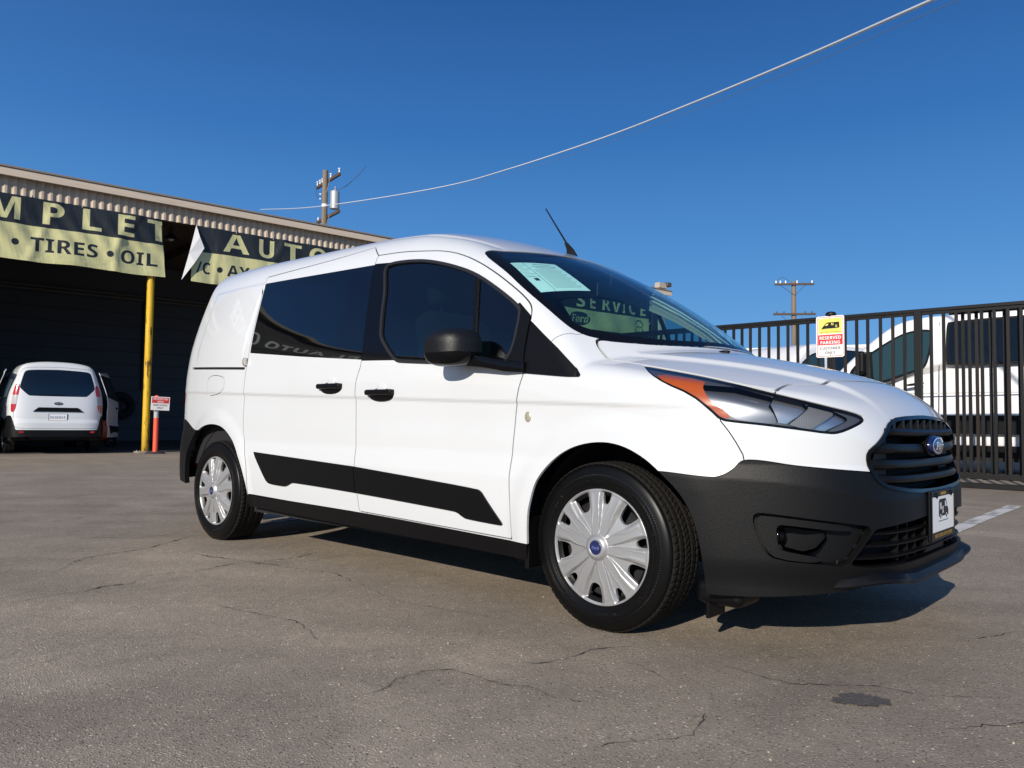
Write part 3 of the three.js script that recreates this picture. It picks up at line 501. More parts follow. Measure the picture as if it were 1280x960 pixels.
// ---------------------------------------------------------------- the van
const plateMap = canvasTex(512, 300, (c, W, H) => { // dealer plate
  c.fillStyle = '#111'; c.fillRect(0, 0, W, H); c.fillStyle = '#f4f4f2'; c.fillRect(22, 34, W - 44, H - 84);
  c.fillStyle = '#d9a91e'; c.fillRect(W - 34, 34, 10, H - 84);
  c.fillStyle = '#c99a1c'; c.font = 'bold 30px sans-serif'; c.textAlign = 'center'; c.textBaseline = 'middle'; c.fillText('NEXT LEVEL AUTO CENTER', W / 2, H - 25, W - 50);
  for (let k = 0; k < 6; k++) c.fillRect(196 + k * 20, 8, 14, 18);
  c.save(); c.translate(150, 52); c.fillStyle = '#17120f';
  c.beginPath(); c.moveTo(0, 108); c.lineTo(4, 20); c.quadraticCurveTo(8, 2, 28, 0); c.lineTo(150, 0); c.quadraticCurveTo(172, 8, 190, 52); c.lineTo(212, 70); c.lineTo(214, 108); c.closePath(); c.fill();
  c.fillStyle = '#f4f4f2'; c.beginPath(); c.moveTo(140, 14); c.lineTo(158, 18); c.lineTo(178, 52); c.lineTo(140, 52); c.fill();
  c.beginPath(); c.arc(42, 112, 18, 0, 7); c.arc(172, 112, 18, 0, 7); c.fill(); c.fillStyle = '#17120f'; c.beginPath(); c.arc(42, 112, 12, 0, 7); c.fill(); c.beginPath(); c.arc(172, 112, 12, 0, 7); c.fill();
  c.fillStyle = '#f4f4f2'; c.font = 'bold 62px sans-serif'; c.fillText('N', 46, 44); c.fillText('X', 94, 70); c.fillStyle = '#17120f'; c.fillRect(0, 134, 210, 5); c.restore();
});
const wornPlateMap = canvasTex(256, 132, (c, W, H) => { c.fillStyle = '#e6e8ee'; c.fillRect(0, 0, W, H); c.fillStyle = '#b5842a'; c.fillRect(0, H - 22, W, 22); c.fillStyle = '#39425f'; for (let k = 0; k < 7; k++) { c.fillRect(18 + k * 32, 34, 7, 52); c.fillRect(18 + k * 32 + (k % 3) * 6, 34 + (k % 2) * 22, 20 - (k % 3) * 5, 9); c.fillRect(34 + k * 32, 48, 6, 38 - (k % 2) * 12); } });
function flatPanel(w, h) { return new THREE.PlaneGeometry(w, h); }

function makeVan(label) {
  const van = thing('cargo_van', label, 'van');
  const S = (tris, o) => soup.geo(tris, o), P = (n, g, m, p = van) => part(n, g, m, p);
  // painted shell
  P('body', both(S(R.body, { rim: .012 })), M.paint);
  P('panel_gap', both(S(R.seam, { off: -.010 })), M.seam);
  P('hood', both(S(R.hood, { rim: .012 })), M.paint);
  P('nose_panel', both(S(R.nose_panel, { rim: .012 })), M.paint);
  P('tailgate', both(S(R.tailgate, { rim: .012 })), M.paint);
  const up = t => t.filter(q => Math.min(...q.map(k => soup.P[3 * k + 1])) > .98);
  P('interior_trim', both(merge([S(up(R.body), { off: -.035 }), S(up(R.front_door), { off: -.035 })])), M.trimGrey);
  // glass
  const clearIn = (() => { const f = polySd(chaikin([[-.685, -.3, 1], [-.688, .2], [-.70, .4], [-.725, .55], [-.755, .64], [-.72, .665], [-.6, .70], [-.46, .735], [-.34, .757], [-.25, .757], [-.20, .738], [-.155, .70], [-.095, .625], [.01, .44], [.075, .2], [.095, -.3, 1]])); return (x, y, z) => f(x, z); })();
  const [wIn, wFrit] = soup.split(R.windshield, null, clearIn);
  const ws = P('windshield', both(S(wIn, { off: -.003 })), M.screen);
  P('black_border', both(S(wFrit, { off: -.003 })), M.gloss, ws);
  for (const m of [g => g, mirror]) {
    const door = P('front_door', m(S(R.front_door, { rim: .012 })), M.paint);
    P('window_pane', m(S(R.door_glass, { off: -.006 })), M.tint, door);
    P('window_bar', m(S(R.window_bar, { off: .001, rim: .01 })), M.satin, door);
    P('window_seal', m(S(R.window_seal, { off: .005, rim: .014 })), M.seal, door);
    P('pillar_cover', m(S(R.pillar_cover, { off: .002, rim: .01 })), M.gloss, door);
    P('mirror_base', m(S(R.mirror_base, { off: .008, rim: .014 })), M.satin, door);
    P('side_moulding', m(S(R.clad_front, { off: .008, rim: .014 })), M.satin, door);
    const sd = P('sliding_door', m(S(R.sliding_door, { rim: .012 })), M.paint);
    P('window_pane', m(S(R.slide_window, { off: -.001 })), M.privacy, sd);
    P('black_border', m(S(R.slide_border, { off: -.0008, rim: .006 })), M.darkGlass, sd);
    P('side_moulding', m(S(R.clad_slide, { off: .008, rim: .014 })), M.satin, sd);
    const handle = (d, x, y, n) => {
      const h = P('door_handle', m(merge([rbox(x - .105, x + .105, y - .013, y + .015, .918, .940, .012, 3), rbox(x - .10, x - .075, y - .014, y + .014, .895, .925, .006), rbox(x + .075, x + .10, y - .014, y + .014, .895, .925, .006)])), M.satin, d);
      P('handle_recess', m(superEll([x - .002, y - .010, .906], [.104, .034, .010], .95, .9, 28, 12)), M.gloss, h);
      P('handle_cap', m(superEll([x + .005, y + .024, .908], [.036, .018, .009], .6, .6, 20, 10)), M.paint, h);
    };
    handle(door, -1.293, .921); handle(sd, -1.722, .960);
    // wing with its dark triangle and side badge
    P('fender', m(S(R.fender, { rim: .012 })), M.paint);
    P('corner_trim', m(S(R.sail_trim, { off: .006, rim: .014 })), M.satin);
    P('filler_flap', m(S(R.fuel_door, { rim: .01 })), M.paint);
    P('slide_rail', m(S(R.slide_rail, { off: -.014 })), M.seam);
    P('rail_bracket', m(merge([rbox(-2.66, -2.632, 1.105, 1.155, .895, .915, .006), rbox(-2.655, -2.64, 1.115, 1.145, .912, .922, .004)])), std([.5, .47, .42], .4, { metalness: .6 }));
    P('side_sill', m(S(R.side_sill, { off: .004, rim: .03 })), M.satin);
    { const [mid, red] = soup.split(R.tail_light, null, (x, y) => Math.abs(y - 1.09) - .09); const tl = P('tail_light', m(S(mid, { off: .003, rim: .01 })), std([.42, .40, .42], .2)); for (const q of islands(red)) P('red_lens', m(S(q, { off: .004, rim: .012 })), M.red, tl); }
    // lamp unit
    const lamp = P('headlight', m(S(R.lamp_frame, { off: -.004, rim: .03 })), M.gloss);
    P('turn_signal', m(S(R.turn_signal, { off: -.008 })), M.amber, lamp);
    const cells = [[[[-.308, .927], [-.195, .92], [-.086, .885], [-.101, .864], [-.078, .798], [-.147, .799], [-.212, .812], [-.25, .836], [-.293, .877]], -.034, M.reflect], [[[-.09, .871], [-.069, .885], [.018, .867], [.032, .852], [-.041, .796], [-.072, .80]], -.026, M.facet],
      [[[.039, .852], [.128, .832], [.036, .775], [-.035, .793]], -.012, M.lampGrey], [[[.136, .83], [.176, .812], [.089, .771], [.043, .774]], -.018, M.facet]];
    let rest = R.reflector; for (const [pts, off, mat] of cells) { const f = polySd(pts), [a, b] = soup.split(rest, null, (x, y, z) => f((x - z) * .75, y) - .0055); rest = b; P('reflector', m(S(a, { off, rim: off * .7 })), mat, lamp); }
    for (const q of islands(rest)) P('lamp_housing', m(S(q, { off: -.010 })), M.lampDark, lamp);
    P('lamp_bulb', m(superEll([.475, .862, .735], [.045, .034, .03], 1, 1, 24, 16)), M.facet, lamp); P('lamp_bulb', m(superEll([.66, .825, .645], [.03, .022, .02], 1, 1, 20, 12)), M.chrome, lamp);
    for (let k = 0; k < 6; k++) { const x = .795 + k * .009, z = .585 - k * .016; P('lamp_rib', m(rod([x, .776 + k * .007, z], [x + .006, .815, z - .02], .0018, .0018, 5)), M.lampGrey, lamp); }
    P('lens', m(S(R.lamp_inner, { off: -.003 })), M.clear, lamp);
    // mirror
    const mir = new THREE.Group(); mir.name = 'side_mirror'; van.add(mir);
    const warp = p => { const k = (p[2] + .10) / .2; return [p[0] * (p[0] > 0 ? 1 : .75) - .05 * k * k - .02 * k, p[1] * (1 - .10 * k) + (p[1] < 0 ? -.018 * k : 0), p[2] + .10 * Math.max(0, -p[1]) * (-.15)]; };
    const shell = superEll([-.680, 1.108, .985], [.110, .083, .096], .72, .72, 60, 44, warp);
    const cutY = (g, keep) => { const q = g.clone(), id = [...q.index.array], p = q.attributes.position, o = []; for (let i = 0; i < id.length; i += 3) { const y = (p.getY(id[i]) + p.getY(id[i + 1]) + p.getY(id[i + 2])) / 3; if ((y > 1.082) === keep) o.push(id[i], id[i + 1], id[i + 2]); } q.setIndex(o); return q; };
    P('mirror_housing', m(cutY(shell, true)), M.mirrorShell, mir);
    P('mirror_foot', m(merge([cutY(shell, false).toNonIndexed(), sweep([[-.68, 1.075, 1.025, .945, .03], [-.55, 1.068, 1.012, .935, .035], [-.44, 1.045, .992, .92, .03], [-.345, 1.035, .985, .905, .018]].map(([x, y1, y0, z, w]) => [[x, y0, z - w], [x, y0 + .004, z + w * .7], [x, (y0 + y1) / 2, z + w], [x, y1 - .006, z + w * .8], [x, y1, z - w]]))])), M.gloss, mir);
    P('mirror_glass', m(superEll([-.76, 1.112, .98], [.006, .068, .078], .4, .4, 24, 16)), M.chrome, mir);
  }
  // bumpers
  const fb = P('front_bumper', both(S(R.front_bumper, { off: .002, rim: .03 })), M.plastic);
  for (const m of [g => g, mirror]) {
    P('fog_bezel', m(S(R.fog_bezel, { off: .009, rim: .06 })), M.plastic, fb);
    P('fog_panel', m(S(R.fog_panel, { off: -.032 })), M.plastic, fb);
    const slope = x => -.068 + .056 * ss(.68, .80, x); P('fog_pocket', m(S(R.fog_pocket, { off: slope, rim: x => slope(x) + .004 })), M.plastic, fb);
    P('fog_cap', m(superEll([.640, .412, .725], [.028, .032, .028], 1, 1, 20, 14)), M.gloss, fb);
  }
  const bar = (y0, hw, h, d, inset, sag = 0) => { const sec = []; const n = 36; for (let i = 0; i <= n; i++) { const z = -hw + 2 * hw * i / n, e = Math.min(1, (hw - Math.abs(z)) / .05), y = y0 + sag * Math.pow(z / hw, 2), x = Nx(y, z) - inset - .012 * (1 - e); sec.push([[x - d, y - h * .3, z], [x - .010, y - h * .5, z], [x, y - h * .28, z], [x + .002, y + h * .1, z], [x - .006, y + h * .45, z], [x - d, y + h * .5, z]]); } return sweep(sec); };
  P('intake_back', both(S(R.intake_hole, { off: -.09, rim: -.085 })), M.inner, fb);
  for (const [y, hw] of [[.425, .545], [.385, .575], [.345, .60]]) P('intake_bar', bar(y, hw, .013, .05, .012), M.satin, fb);
  for (const z of [-.44, -.3, -.22, .22, .3, .38]) P('intake_rib', box(Nx(.4, z) - .05, Nx(.4, z) - .025, .325, .455, z - .004, z + .004), M.satin, fb);
  P('intake_centre', rbox(.86, .94, .32, .46, -.12, .12, .006), M.satin, fb);
  { const sec = [], n = 140; for (let i = 0; i <= n; i++) { const z = -.70 + 1.4 * i / n, a = Math.abs(z), out = .020 * ss(.66, .56, a) + .026 * ss(.36, .50, a) * ss(.60, .51, a), y = .262 + .022 * ss(.3, .52, a) - .022 * ss(.52, .66, a), x = Nx(.3, z) + .004 - .035 * ss(.60, .70, a); sec.push([[x - .06, y - .020, z], [x + out - .004, y - .017, z], [x + out, y - .010, z], [x + out - .002, y - .002, z], [x + out * .25, y + .014, z], [x - .02, y + .026, z]]); } P('splitter', sweep(sec, .35), M.satin, fb); }
  // radiator grille
  const gr = P('grille', both(S(R.grille_hole, { off: -.085, rim: -.088 })), M.inner);
  for (const [y, hw, h] of [[.762, .445, .030], [.706, .500, .036], [.650, .512, .036], [.597, .470, .030]]) P('grille_bar', bar(y, hw, h, .05, .004, .006), M.satin, gr);
  for (let k = -4; k <= 4; k++) P('grille_rib', box(Nx(.79, k * .085) - .07, Nx(.79, k * .085) - .022, .772, .812, k * .085 - .013, k * .085 + .013), M.satin, gr);
  for (const s of [-1, 1]) P('grille_blank', box(.80, .87, .575, .755, s > 0 ? .34 : -.47, s > 0 ? .47 : -.34), M.satin, gr);
  P('grille_frame', both(S(R.grille_frame, { off: .006, rim: .03 })), M.gloss, gr);
  { const b = ovalBadge(.165, .070, .009, .018); b.rotateY(Math.PI / 2); b.translate(.937, .716, 0); P('badge', b, phys([1, 1, 1], .2, { map: badgeMap, clearcoat: 1 }), gr); P('badge_mount', merge([rod([.84, .716, 0], [.945, .716, 0], .03, .034, 20), superEll([.934, .716, 0], [.014, .041, .095], 1, 1, 30, 12)]), M.satin, gr); }
  // dealer plate
  { const pl = P('dealer_plate', rbox(.957, .969, .366, .552, -.168, .168, .006), M.satin); const f = flatPanel(.325, .178); f.rotateY(Math.PI / 2); f.translate(.9705, .459, 0); P('plate_face', f, phys([1, 1, 1], .4, { map: plateMap }), pl); for (const z of [-.1, .1]) P('screw', superEll([.972, .534, z], [.006, .01, .014], 1, 1, 12, 8), M.satin, pl); }
  // rear
  const rb = P('rear_bumper', both(S(R.rear_bumper, { off: .006, rim: .03 })), M.plastic);
  for (const m of [g => g, mirror]) P('reflector', m(rbox(-3.845, -3.83, .43, .465, .50, .66, .006)), M.red, rb);
  const tg = P('tail_window', both(S(R.tail_window, { off: -.004 })), M.privacy);
  const rx = (y, z) => -Rx(y, z);
  { const s = new THREE.Shape([[-.43, .86], [.43, .86], [.34, .935], [-.34, .935]].map(p => new THREE.Vector2(...p))), g = new THREE.ExtrudeGeometry(s, { depth: .03, bevelEnabled: true, bevelSize: .006, bevelThickness: .006, bevelSegments: 2 }); g.rotateY(-Math.PI / 2); g.translate(rx(.9, 0) + .012, 0, 0); P('tailgate_handle', g, M.satin); }
  { const g = rbox(rx(.74, 0) - .012, rx(.74, 0) + .01, .655, .815, -.165, .165, .005), pl = P('number_plate', g, M.satin); const f = flatPanel(.31, .15); f.rotateY(-Math.PI / 2); f.translate(rx(.74, 0) - .0135, .735, 0); P('plate_face', f, std([1, 1, 1], .5, { map: wornPlateMap }), pl); }
  { const b = ovalBadge(.15, .06, .006, .006); b.rotateY(-Math.PI / 2); b.translate(rx(1.02, 0) - .004, 1.02, 0); P('badge', b, phys([.5, .5, .5], .3, { map: badgeMap }), van); }
  P('brake_light', rbox(rx(1.77, 0) + .03, rx(1.77, 0) + .06, 1.765, 1.785, -.2, .2, .006), M.red);
  P('wiper', rod([rx(1.20, .1) - .015, 1.2, .1], [rx(1.19, -.35) - .015, 1.185, -.35], .008), M.satin);
  // wheels
  for (const [x, z, t, s] of [[0, .762, 0, 0], [-3.062, .762, 0, .31], [0, -.762, Math.PI, 1.1], [-3.062, -.762, Math.PI, .7]]) addWheel(van, x, z, t, s);
  for (const s of [-1, 1]) for (const x of [.05, -3.03]) { const g = new THREE.CylinderGeometry(.405, .405, .30, 40, 1, true, Math.PI * .5 - .15, Math.PI + .3); g.rotateX(Math.PI / 2); const q = new THREE.CylinderGeometry(.405, .405, .01, 40, 1, false, Math.PI * .5 - .15, Math.PI + .3); q.rotateX(Math.PI / 2); q.translate(0, 0, -.15); g.translate(x, .33, .655); q.translate(x, .33, .655); P('wheel_liner', s > 0 ? merge([g, q]) : mirror(merge([g, q])), M.inner); }
  // underneath and inside
  P('underbody', merge([box(-2.6, -.42, .22, .30, -.84, .84), box(-3.75, -2.55, .30, .40, -.45, .45), box(-.45, .42, .24, .34, -.48, .48), box(.42, .80, .25, .34, -.62, .62), rod([-3.06, .3, -.7], [-3.06, .3, .7], .05), rod([0, .31, -.7], [0, .31, .7], .04), box(-.46, -.40, .2, 1.0, -.82, .82)]), M.inner);
  P('wind_deflector', both(merge([rbox(.36, .54, .155, .24, .62, .79, .03, 3), rbox(.40, .415, .105, .19, .66, .78, .004), rbox(-.352, -.330, .19, .40, .80, .895, .006)])), M.satin);
  P('cargo_floor', merge([box(-3.7, -.45, .47, .5, -.80, .80), box(-3.5, -2.5, .5, .78, -.80, -.66), box(-3.5, -2.5, .5, .78, .66, .80)]), M.inner);
  for (const m of [g => g, mirror]) { const t = R.sliding_door.concat(R.body.filter(q => { const k = q[0]; return soup.P[3 * k] < -1.7 && soup.P[3 * k + 1] < 1.2 && soup.P[3 * k + 1] > .45 && soup.P[3 * k + 2] > .6; })); P('door_lining', m(S(t.concat(R.front_door.filter(q => soup.P[3 * q[0] + 1] < 1.06)), { off: -.05 })), M.inner); }
  { const sec = []; for (let i = 0; i <= 24; i++) { const z = -.80 + 1.6 * i / 24, c = z * z; sec.push([[-.36 - .2 * c, .72, z], [-.40 - .2 * c, .92, z], [-.34 - .25 * c, 1.0 - .06 * c, z], [-.20 - .3 * c, 1.045 - .05 * c, z], [.05 - .40 * c, 1.075 - .06 * c, z], [.10 - .40 * c, 1.03, z], [.0, .72, z]]); } P('dashboard', sweep(sec), M.inner); }
  { const g = new THREE.TorusGeometry(.185, .016, 10, 40); g.rotateY(Math.PI / 2); g.rotateZ(.45); g.translate(-.52, .98, -.40); P('steering_wheel', merge([g, rod([-.52, .98, -.40], [-.33, .86, -.40], .04), rod([-.52, .98, -.57], [-.52, .98, -.23], .012)]), M.inner); }
  for (const z of [-.40, .40]) { const s = new THREE.Group(); s.name = 'seat'; van.add(s); const sq = rbox(-1.22, -.70, .62, .80, z - .25, z + .25, .07, 4), bk = rbox(-.09, .09, 0, .66, z - .24, z + .24, .08, 4); bk.rotateZ(.22); bk.translate(-1.20, .72, 0); const hd = rbox(-.05, .05, 0, .20, z - .13, z + .13, .05, 4); hd.rotateZ(.15); hd.translate(-1.37, 1.40, 0); P('seat_cushion', sq, M.fabric, s); P('backrest', bk, M.fabric, s); P('headrest', merge([hd, rod([-1.35, 1.3, z - .06], [-1.37, 1.45, z - .06], .008), rod([-1.35, 1.3, z + .06], [-1.37, 1.45, z + .06], .008)]), M.fabric, s); }
  P('rear_view_mirror', merge([rbox(-.585, -.56, 1.42, 1.50, -.12, .12, .012, 3), rod([-.57, 1.48, 0], [-.56, 1.56, 0], .012)]), M.satin);
  // antenna
  { const a = P('antenna', rod([-.855, 1.75, 0], [-1.015, 1.98, 0], .0055, .0035, 8), M.satin); P('antenna_foot', sweep([[0, .055, .028], [.35, .035, .018], [1, .016, .011]].map(([t, l, w]) => { const x = -.815 - .05 * t, y = 1.70 + .065 * t; l *= .6; w *= .7; return [[x - l, y - .0, -w], [x + l * .8, y - (t ? 0 : .02), -w * .3], [x + l * .8, y - (t ? 0 : .02), w * .3], [x - l, y, w]]; })), M.satin, a); }
  { const b = superEll([-.338, .807, .8995], [.017, .022, .004], 1, 1, 20, 10); P('side_badge', both(b), std([.62, .58, .42], .3, { metalness: .6 })); }
  P('washer_nozzle', superEll([.155, 1.102, .165], [.03, .008, .016], 1, 1, 14, 8), M.satin);
  return van;
}
const van = makeVan('clean white compact cargo van with black bumpers parked broadside in front');
// ---------------------------------------------------------------- open-fronted workshop shed
const SH = { x: -15.42, z: -3.74, turn: 1.4513 };
function place(o) { o.position.set(SH.x, 0, SH.z); o.rotation.y = SH.turn; return o; }
function atShed(s, h, out) { const c = Math.cos(SH.turn), n = Math.sin(SH.turn); return [SH.x + s * c + out * n, h, SH.z - s * n + out * c]; }
{
  const shed = place(thing('workshop_shed', 'long open fronted workshop shed with beige corrugated eave and dark interior', 'shed'));
  const beige = grey(256, 256, (i, j) => { const n = fbm(i / 30, j / 9, 4), v = .62 + .2 * (n - .5) - (fbm(i / 6, j / 60 + 4, 3) > .62 ? .06 : 0); return [255 * Math.pow(v, 1 / 2.2), 255 * Math.pow(v * .84, 1 / 2.2), 255 * Math.pow(v * .66, 1 / 2.2)]; }, true);
  const cream = std([1, 1, 1], .75, { map: beige }), iron = std([.80, .78, .76], .6, { map: rep(beige, .5, 1) });
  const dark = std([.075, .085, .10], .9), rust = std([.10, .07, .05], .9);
  part('eave_board', rbox(-7.45, 17.9, 5.445, 5.60, .15, .19, .008), cream, shed);
  part('roof_edge', rbox(-7.45, 17.92, 5.604, 5.645, .08, .215, .008), std([.22, .19, .16], .8), shed);
  part('roof', [box(-7.45, 17.85, 5.56, 5.60, -9, .145)], rust, shed);
  { // corrugated skirt
    const P = [], I = [], n = Math.round(25.3 / .0125); for (let i = 0; i <= n; i++) { const x = -7.45 + i * .0125, ph = (x / .156) % 1, q = ((ph % 1) + 1) % 1, z = .03 * (ss(.0, .16, q) - ss(.5, .66, q)); for (const y of [5.125, 5.55]) P.push(x, y, z); if (i) { const a = 2 * i; I.push(a - 2, a, a - 1, a - 1, a, a + 1); } }
    const g = new THREE.BufferGeometry(); g.setAttribute('position', new THREE.Float32BufferAttribute(P, 3)); g.setIndex(I); g.computeVertexNormals(); const u = new Float32Array(P.length / 3 * 2); for (let i = 0; i < P.length / 3; i++) { u[2 * i] = P[3 * i] * .6; u[2 * i + 1] = P[3 * i + 1] * .6; } g.setAttribute('uv', new THREE.BufferAttribute(u, 2));
    part('corrugated_panel', g, iron, shed);
  }
  part('header_beam', box(-7.45, 17.85, 5.13, 5.5, -.16, -.06), rust, shed);
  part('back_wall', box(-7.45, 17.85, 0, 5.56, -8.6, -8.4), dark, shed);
  { // block courses that just show in the gloom
    const l = []; for (let y = .4; y < 4.4; y += .4) l.push(box(-3, 8, y - .006, y + .006, -8.402, -8.392)); for (const x of [2.05, 6.4]) l.push(box(x, x + .05, 1.6, 4.5, -8.4, -8.35)); part('wall_joint', l, std([.02, .02, .023], .9), shed); }
  part('side_wall', box(17.6, 17.85, 0, 5.55, -8.4, -.05), cream, shed);
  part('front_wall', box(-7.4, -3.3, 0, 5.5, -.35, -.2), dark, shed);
  for (const y of [4.46, 4.56]) part('wall_pipe', rod([-3.2, y, -8.2], [9, y, -8.2], .025), std([.16, .14, .12], .6), shed);
  for (let k = 0; k < 9; k++) part('rafter', box(-3 + k * 2.5, -2.85 + k * 2.5, 5.35, 5.56, -8.4, -.16), rust, shed);
  for (const s of [8.2, 17.1]) part('support_post', rbox(s - .06, s + .06, 0, 5.2, -.12, 0, .008), std([.03, .03, .032], .7), shed);
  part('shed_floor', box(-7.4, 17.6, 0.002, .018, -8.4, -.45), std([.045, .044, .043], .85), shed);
}
{
  const p = place(thing('yellow_post', 'tall yellow round steel post under the left banner', 'post')); const ym = std([.80, .48, .012], .5);
  const t = grey(64, 512, (i, j) => { const w = fbm(i / 5, j / 24, 4), v = (.84 + .16 * fbm(i / 9, j / 40)) * (w > .64 ? .5 : 1) * (j < 40 ? .7 + .3 * j / 40 : 1); return [255 * v, 255 * v * (w > .64 ? .85 : 1), 255 * v]; }, true); ym.map = t;
  part('pole', rod([0, 0, -.10], [0, 5.14, -.10], .075, .075, 24), ym, p);
  part('base_plate', [rbox(-.2, .2, 0, .03, -.22, .12, .006), ...[[-.15, -.16], [.15, -.16], [-.15, .07], [.15, .07]].map(([x, z]) => rod([x, .03, z], [x, .05, z], .016))], std([.3, .27, .22], .8), p);
}
{ // pendant barn lamp
  const l = place(thing('pendant_lamp', 'dark bell shaped lamp hanging inside the shed behind the banner gap', 'lamp'));
  const g = new THREE.LatheGeometry([[.03, .36], [.045, .30], [.05, .22], [.07, .17], [.15, .10], [.215, .045], [.22, .02], [.215, .025], [.14, .085], [.05, .15]].map(p => new THREE.Vector2(...p)), 36); g.translate(.95, 5.11, -2);
  part('lamp_shade', g, std([.05, .05, .05], .5), l);
  { const g2 = new THREE.SphereGeometry(.075, 20, 14); g2.translate(.95, 5.19, -2); part('bulb', g2, std([.55, .55, .5], .3), l); }
  part('stem', rod([.95, 5.45, -2], [.95, 5.58, -2], .012), std([.05, .05, .05], .5), l);
}
// banners: cloth with folds; drawn at metres across
const clothBump = grey(256, 256, (i, j) => 255 * (.5 * fbm(i / 40, j / 14, 4) + .5 * fbm(i / 9 + j / 30, j / 60, 3)));
function banner(name, label, s0, s1, h0, h1, draw, fold, shape) {
  const W = Math.round((s1 - s0) * 200), H = Math.round((h1 - h0) * 200);
  const map = canvasTex(W, H, (c) => draw(c, s => (s - s0) * 200, h => (h1 - h) * 200, W, H));
  const nx = Math.round((s1 - s0) * 22), ny = 26, P = [], U = [], I = [];
  for (let j = 0; j <= ny; j++) for (let i = 0; i <= nx; i++) { const v = j / ny; let s = s0 + (s1 - s0) * i / nx, h = h0 + (h1 - h0) * v; const [ds, dh, o] = fold(s, h, v); P.push(s + ds, h + dh, .05 + o); U.push(i / nx, v); }
  for (let j = 0; j < ny; j++) for (let i = 0; i < nx; i++) { const a = j * (nx + 1) + i, b = a + nx + 1; if (!shape || shape(s0 + (s1 - s0) * (i + .5) / nx, h0 + (h1 - h0) * (j + .5) / ny)) I.push(a, a + 1, b, b, a + 1, b + 1); }
  const g = new THREE.BufferGeometry(); g.setAttribute('position', new THREE.Float32BufferAttribute(P, 3)); g.setAttribute('uv', new THREE.Float32BufferAttribute(U, 2)); g.setIndex(I); g.computeVertexNormals();
  const o = place(thing(name, label, 'banner', undefined, undefined, 'vinyl banners along the shed eave'));
  part('cloth', g, std([1, 1, 1], .55, { map, bumpMap: rep(clothBump, (s1 - s0) / 1.2, 1), bumpScale: .012 }), o);
  const ties = []; for (let s = s0 + .1; s < s1; s += .9) ties.push(rod([s, h1 - .04, .05], [s, h1 + .05, .03], .006)); part('tie', ties, std([.4, .4, .38], .8), o);
  return o;
}
const INK = '#1c2228', CREAM = '#c6c38f';
const fitText = (c, t, x0, x1, yb, hgt, font = 'bold', fam = 'sans-serif') => { c.save(); c.font = `${font} 100px ${fam}`; c.textAlign = 'left'; c.textBaseline = 'alphabetic'; const w = c.measureText(t).width; c.translate(x0, yb); c.scale((x1 - x0) / w, hgt / 73); c.fillText(t, 0, 0); c.restore(); };
const twoTone = (c, X, Y, W, H, mid) => { c.fillStyle = INK; c.fillRect(0, 0, W, Y(mid)); c.fillStyle = CREAM; c.fillRect(0, Y(mid), W, H); };
banner('shop_banner', 'black and cream banner ending in TIRES and OIL above the yellow post', -3.32, .16, 3.85, 5.12, (c, X, Y, W, H) => {
  twoTone(c, X, Y, W, H, 4.56); c.fillStyle = CREAM;
  for (const [l, a, b] of [['M', -3.1, -2.44], ['P', -2.19, -1.70], ['L', -1.48, -1.02], ['E', -.81, -.36], ['T', -.17, .32]]) fitText(c, l, X(a), X(b), Y(4.635), .45 * 200);
  c.fillStyle = INK; fitText(c, 'S', X(-3.1), X(-2.86), Y(4.08), .27 * 200); fitText(c, 'TIRES', X(-2.32), X(-1.08), Y(4.07), .28 * 200, 'bold'); fitText(c, 'OIL', X(-.68), X(.05), Y(4.06), .28 * 200);
  for (const s of [-2.57, -.87]) { c.beginPath(); c.arc(X(s), Y(4.2), 13, 0, 7); c.fill(); }
}, (s, h, v) => { const k = ss(-.2, .16, s); return [.10 * k * (1 - v) * 1.0, .012 * Math.sin(s * 3.5) * (1 - v), .022 * Math.sin(s * 7 + v * 2) * (1 - v) + .035 * Math.exp(-Math.pow((s + 1.05 - .75 * v) / .06, 2)) * v + .03 * Math.exp(-Math.pow((s + 2.35 - .5 * v) / .08, 2)) + .03 * Math.exp(-Math.pow((s + .72 + (1 - v) * .05 - (v > .5 ? (v - .5) * .5 : 0)) / .07, 2)) + .014 * Math.sin((s + v * .8) * 17) * v * (1 - v) * 4 - .05 * k * k + .02 * Math.sin(3 * s - 3 * v)]; });
const b2 = banner('shop_banner', 'black and cream banner reading AUTO with its left corner folded over', .80, 5.2, 3.84, 5.12, (c, X, Y, W, H) => {
  twoTone(c, X, Y, W, H, 4.54); c.fillStyle = CREAM;
  for (const [l, a, b] of [['A', 1.5, 2.12], ['U', 2.29, 2.79], ['T', 2.95, 3.46], ['O', 3.6, 4.17]]) fitText(c, l, X(a), X(b), Y(4.62), .44 * 200);
  fitText(c, 'E', X(.58), X(.98), Y(4.62), .44 * 200);
  c.fillStyle = INK; fitText(c, '/C', X(.9), X(1.24), Y(4.05), .27 * 200); fitText(c, 'AX', X(1.6), X(2.16), Y(4.05), .27 * 200);
  c.beginPath(); c.arc(X(1.44), Y(4.18), 13, 0, 7); c.fill();
}, (s, h, v) => [0, .01 * Math.sin(s * 4) * (1 - v), .02 * Math.sin(s * 8 + v * 3) + .03 * Math.exp(-Math.pow((s - 2.4 - .6 * v) / .08, 2)) + .03 * Math.exp(-Math.pow((s - 1.42 + (1 - v) * .1) / .05, 2)) * (1 - v)], (s, h) => s > .90 + .0 * h || (h > 4.2 && s > .88) || h < 4.4 && s > .72 + (h - 3.84) * .15);
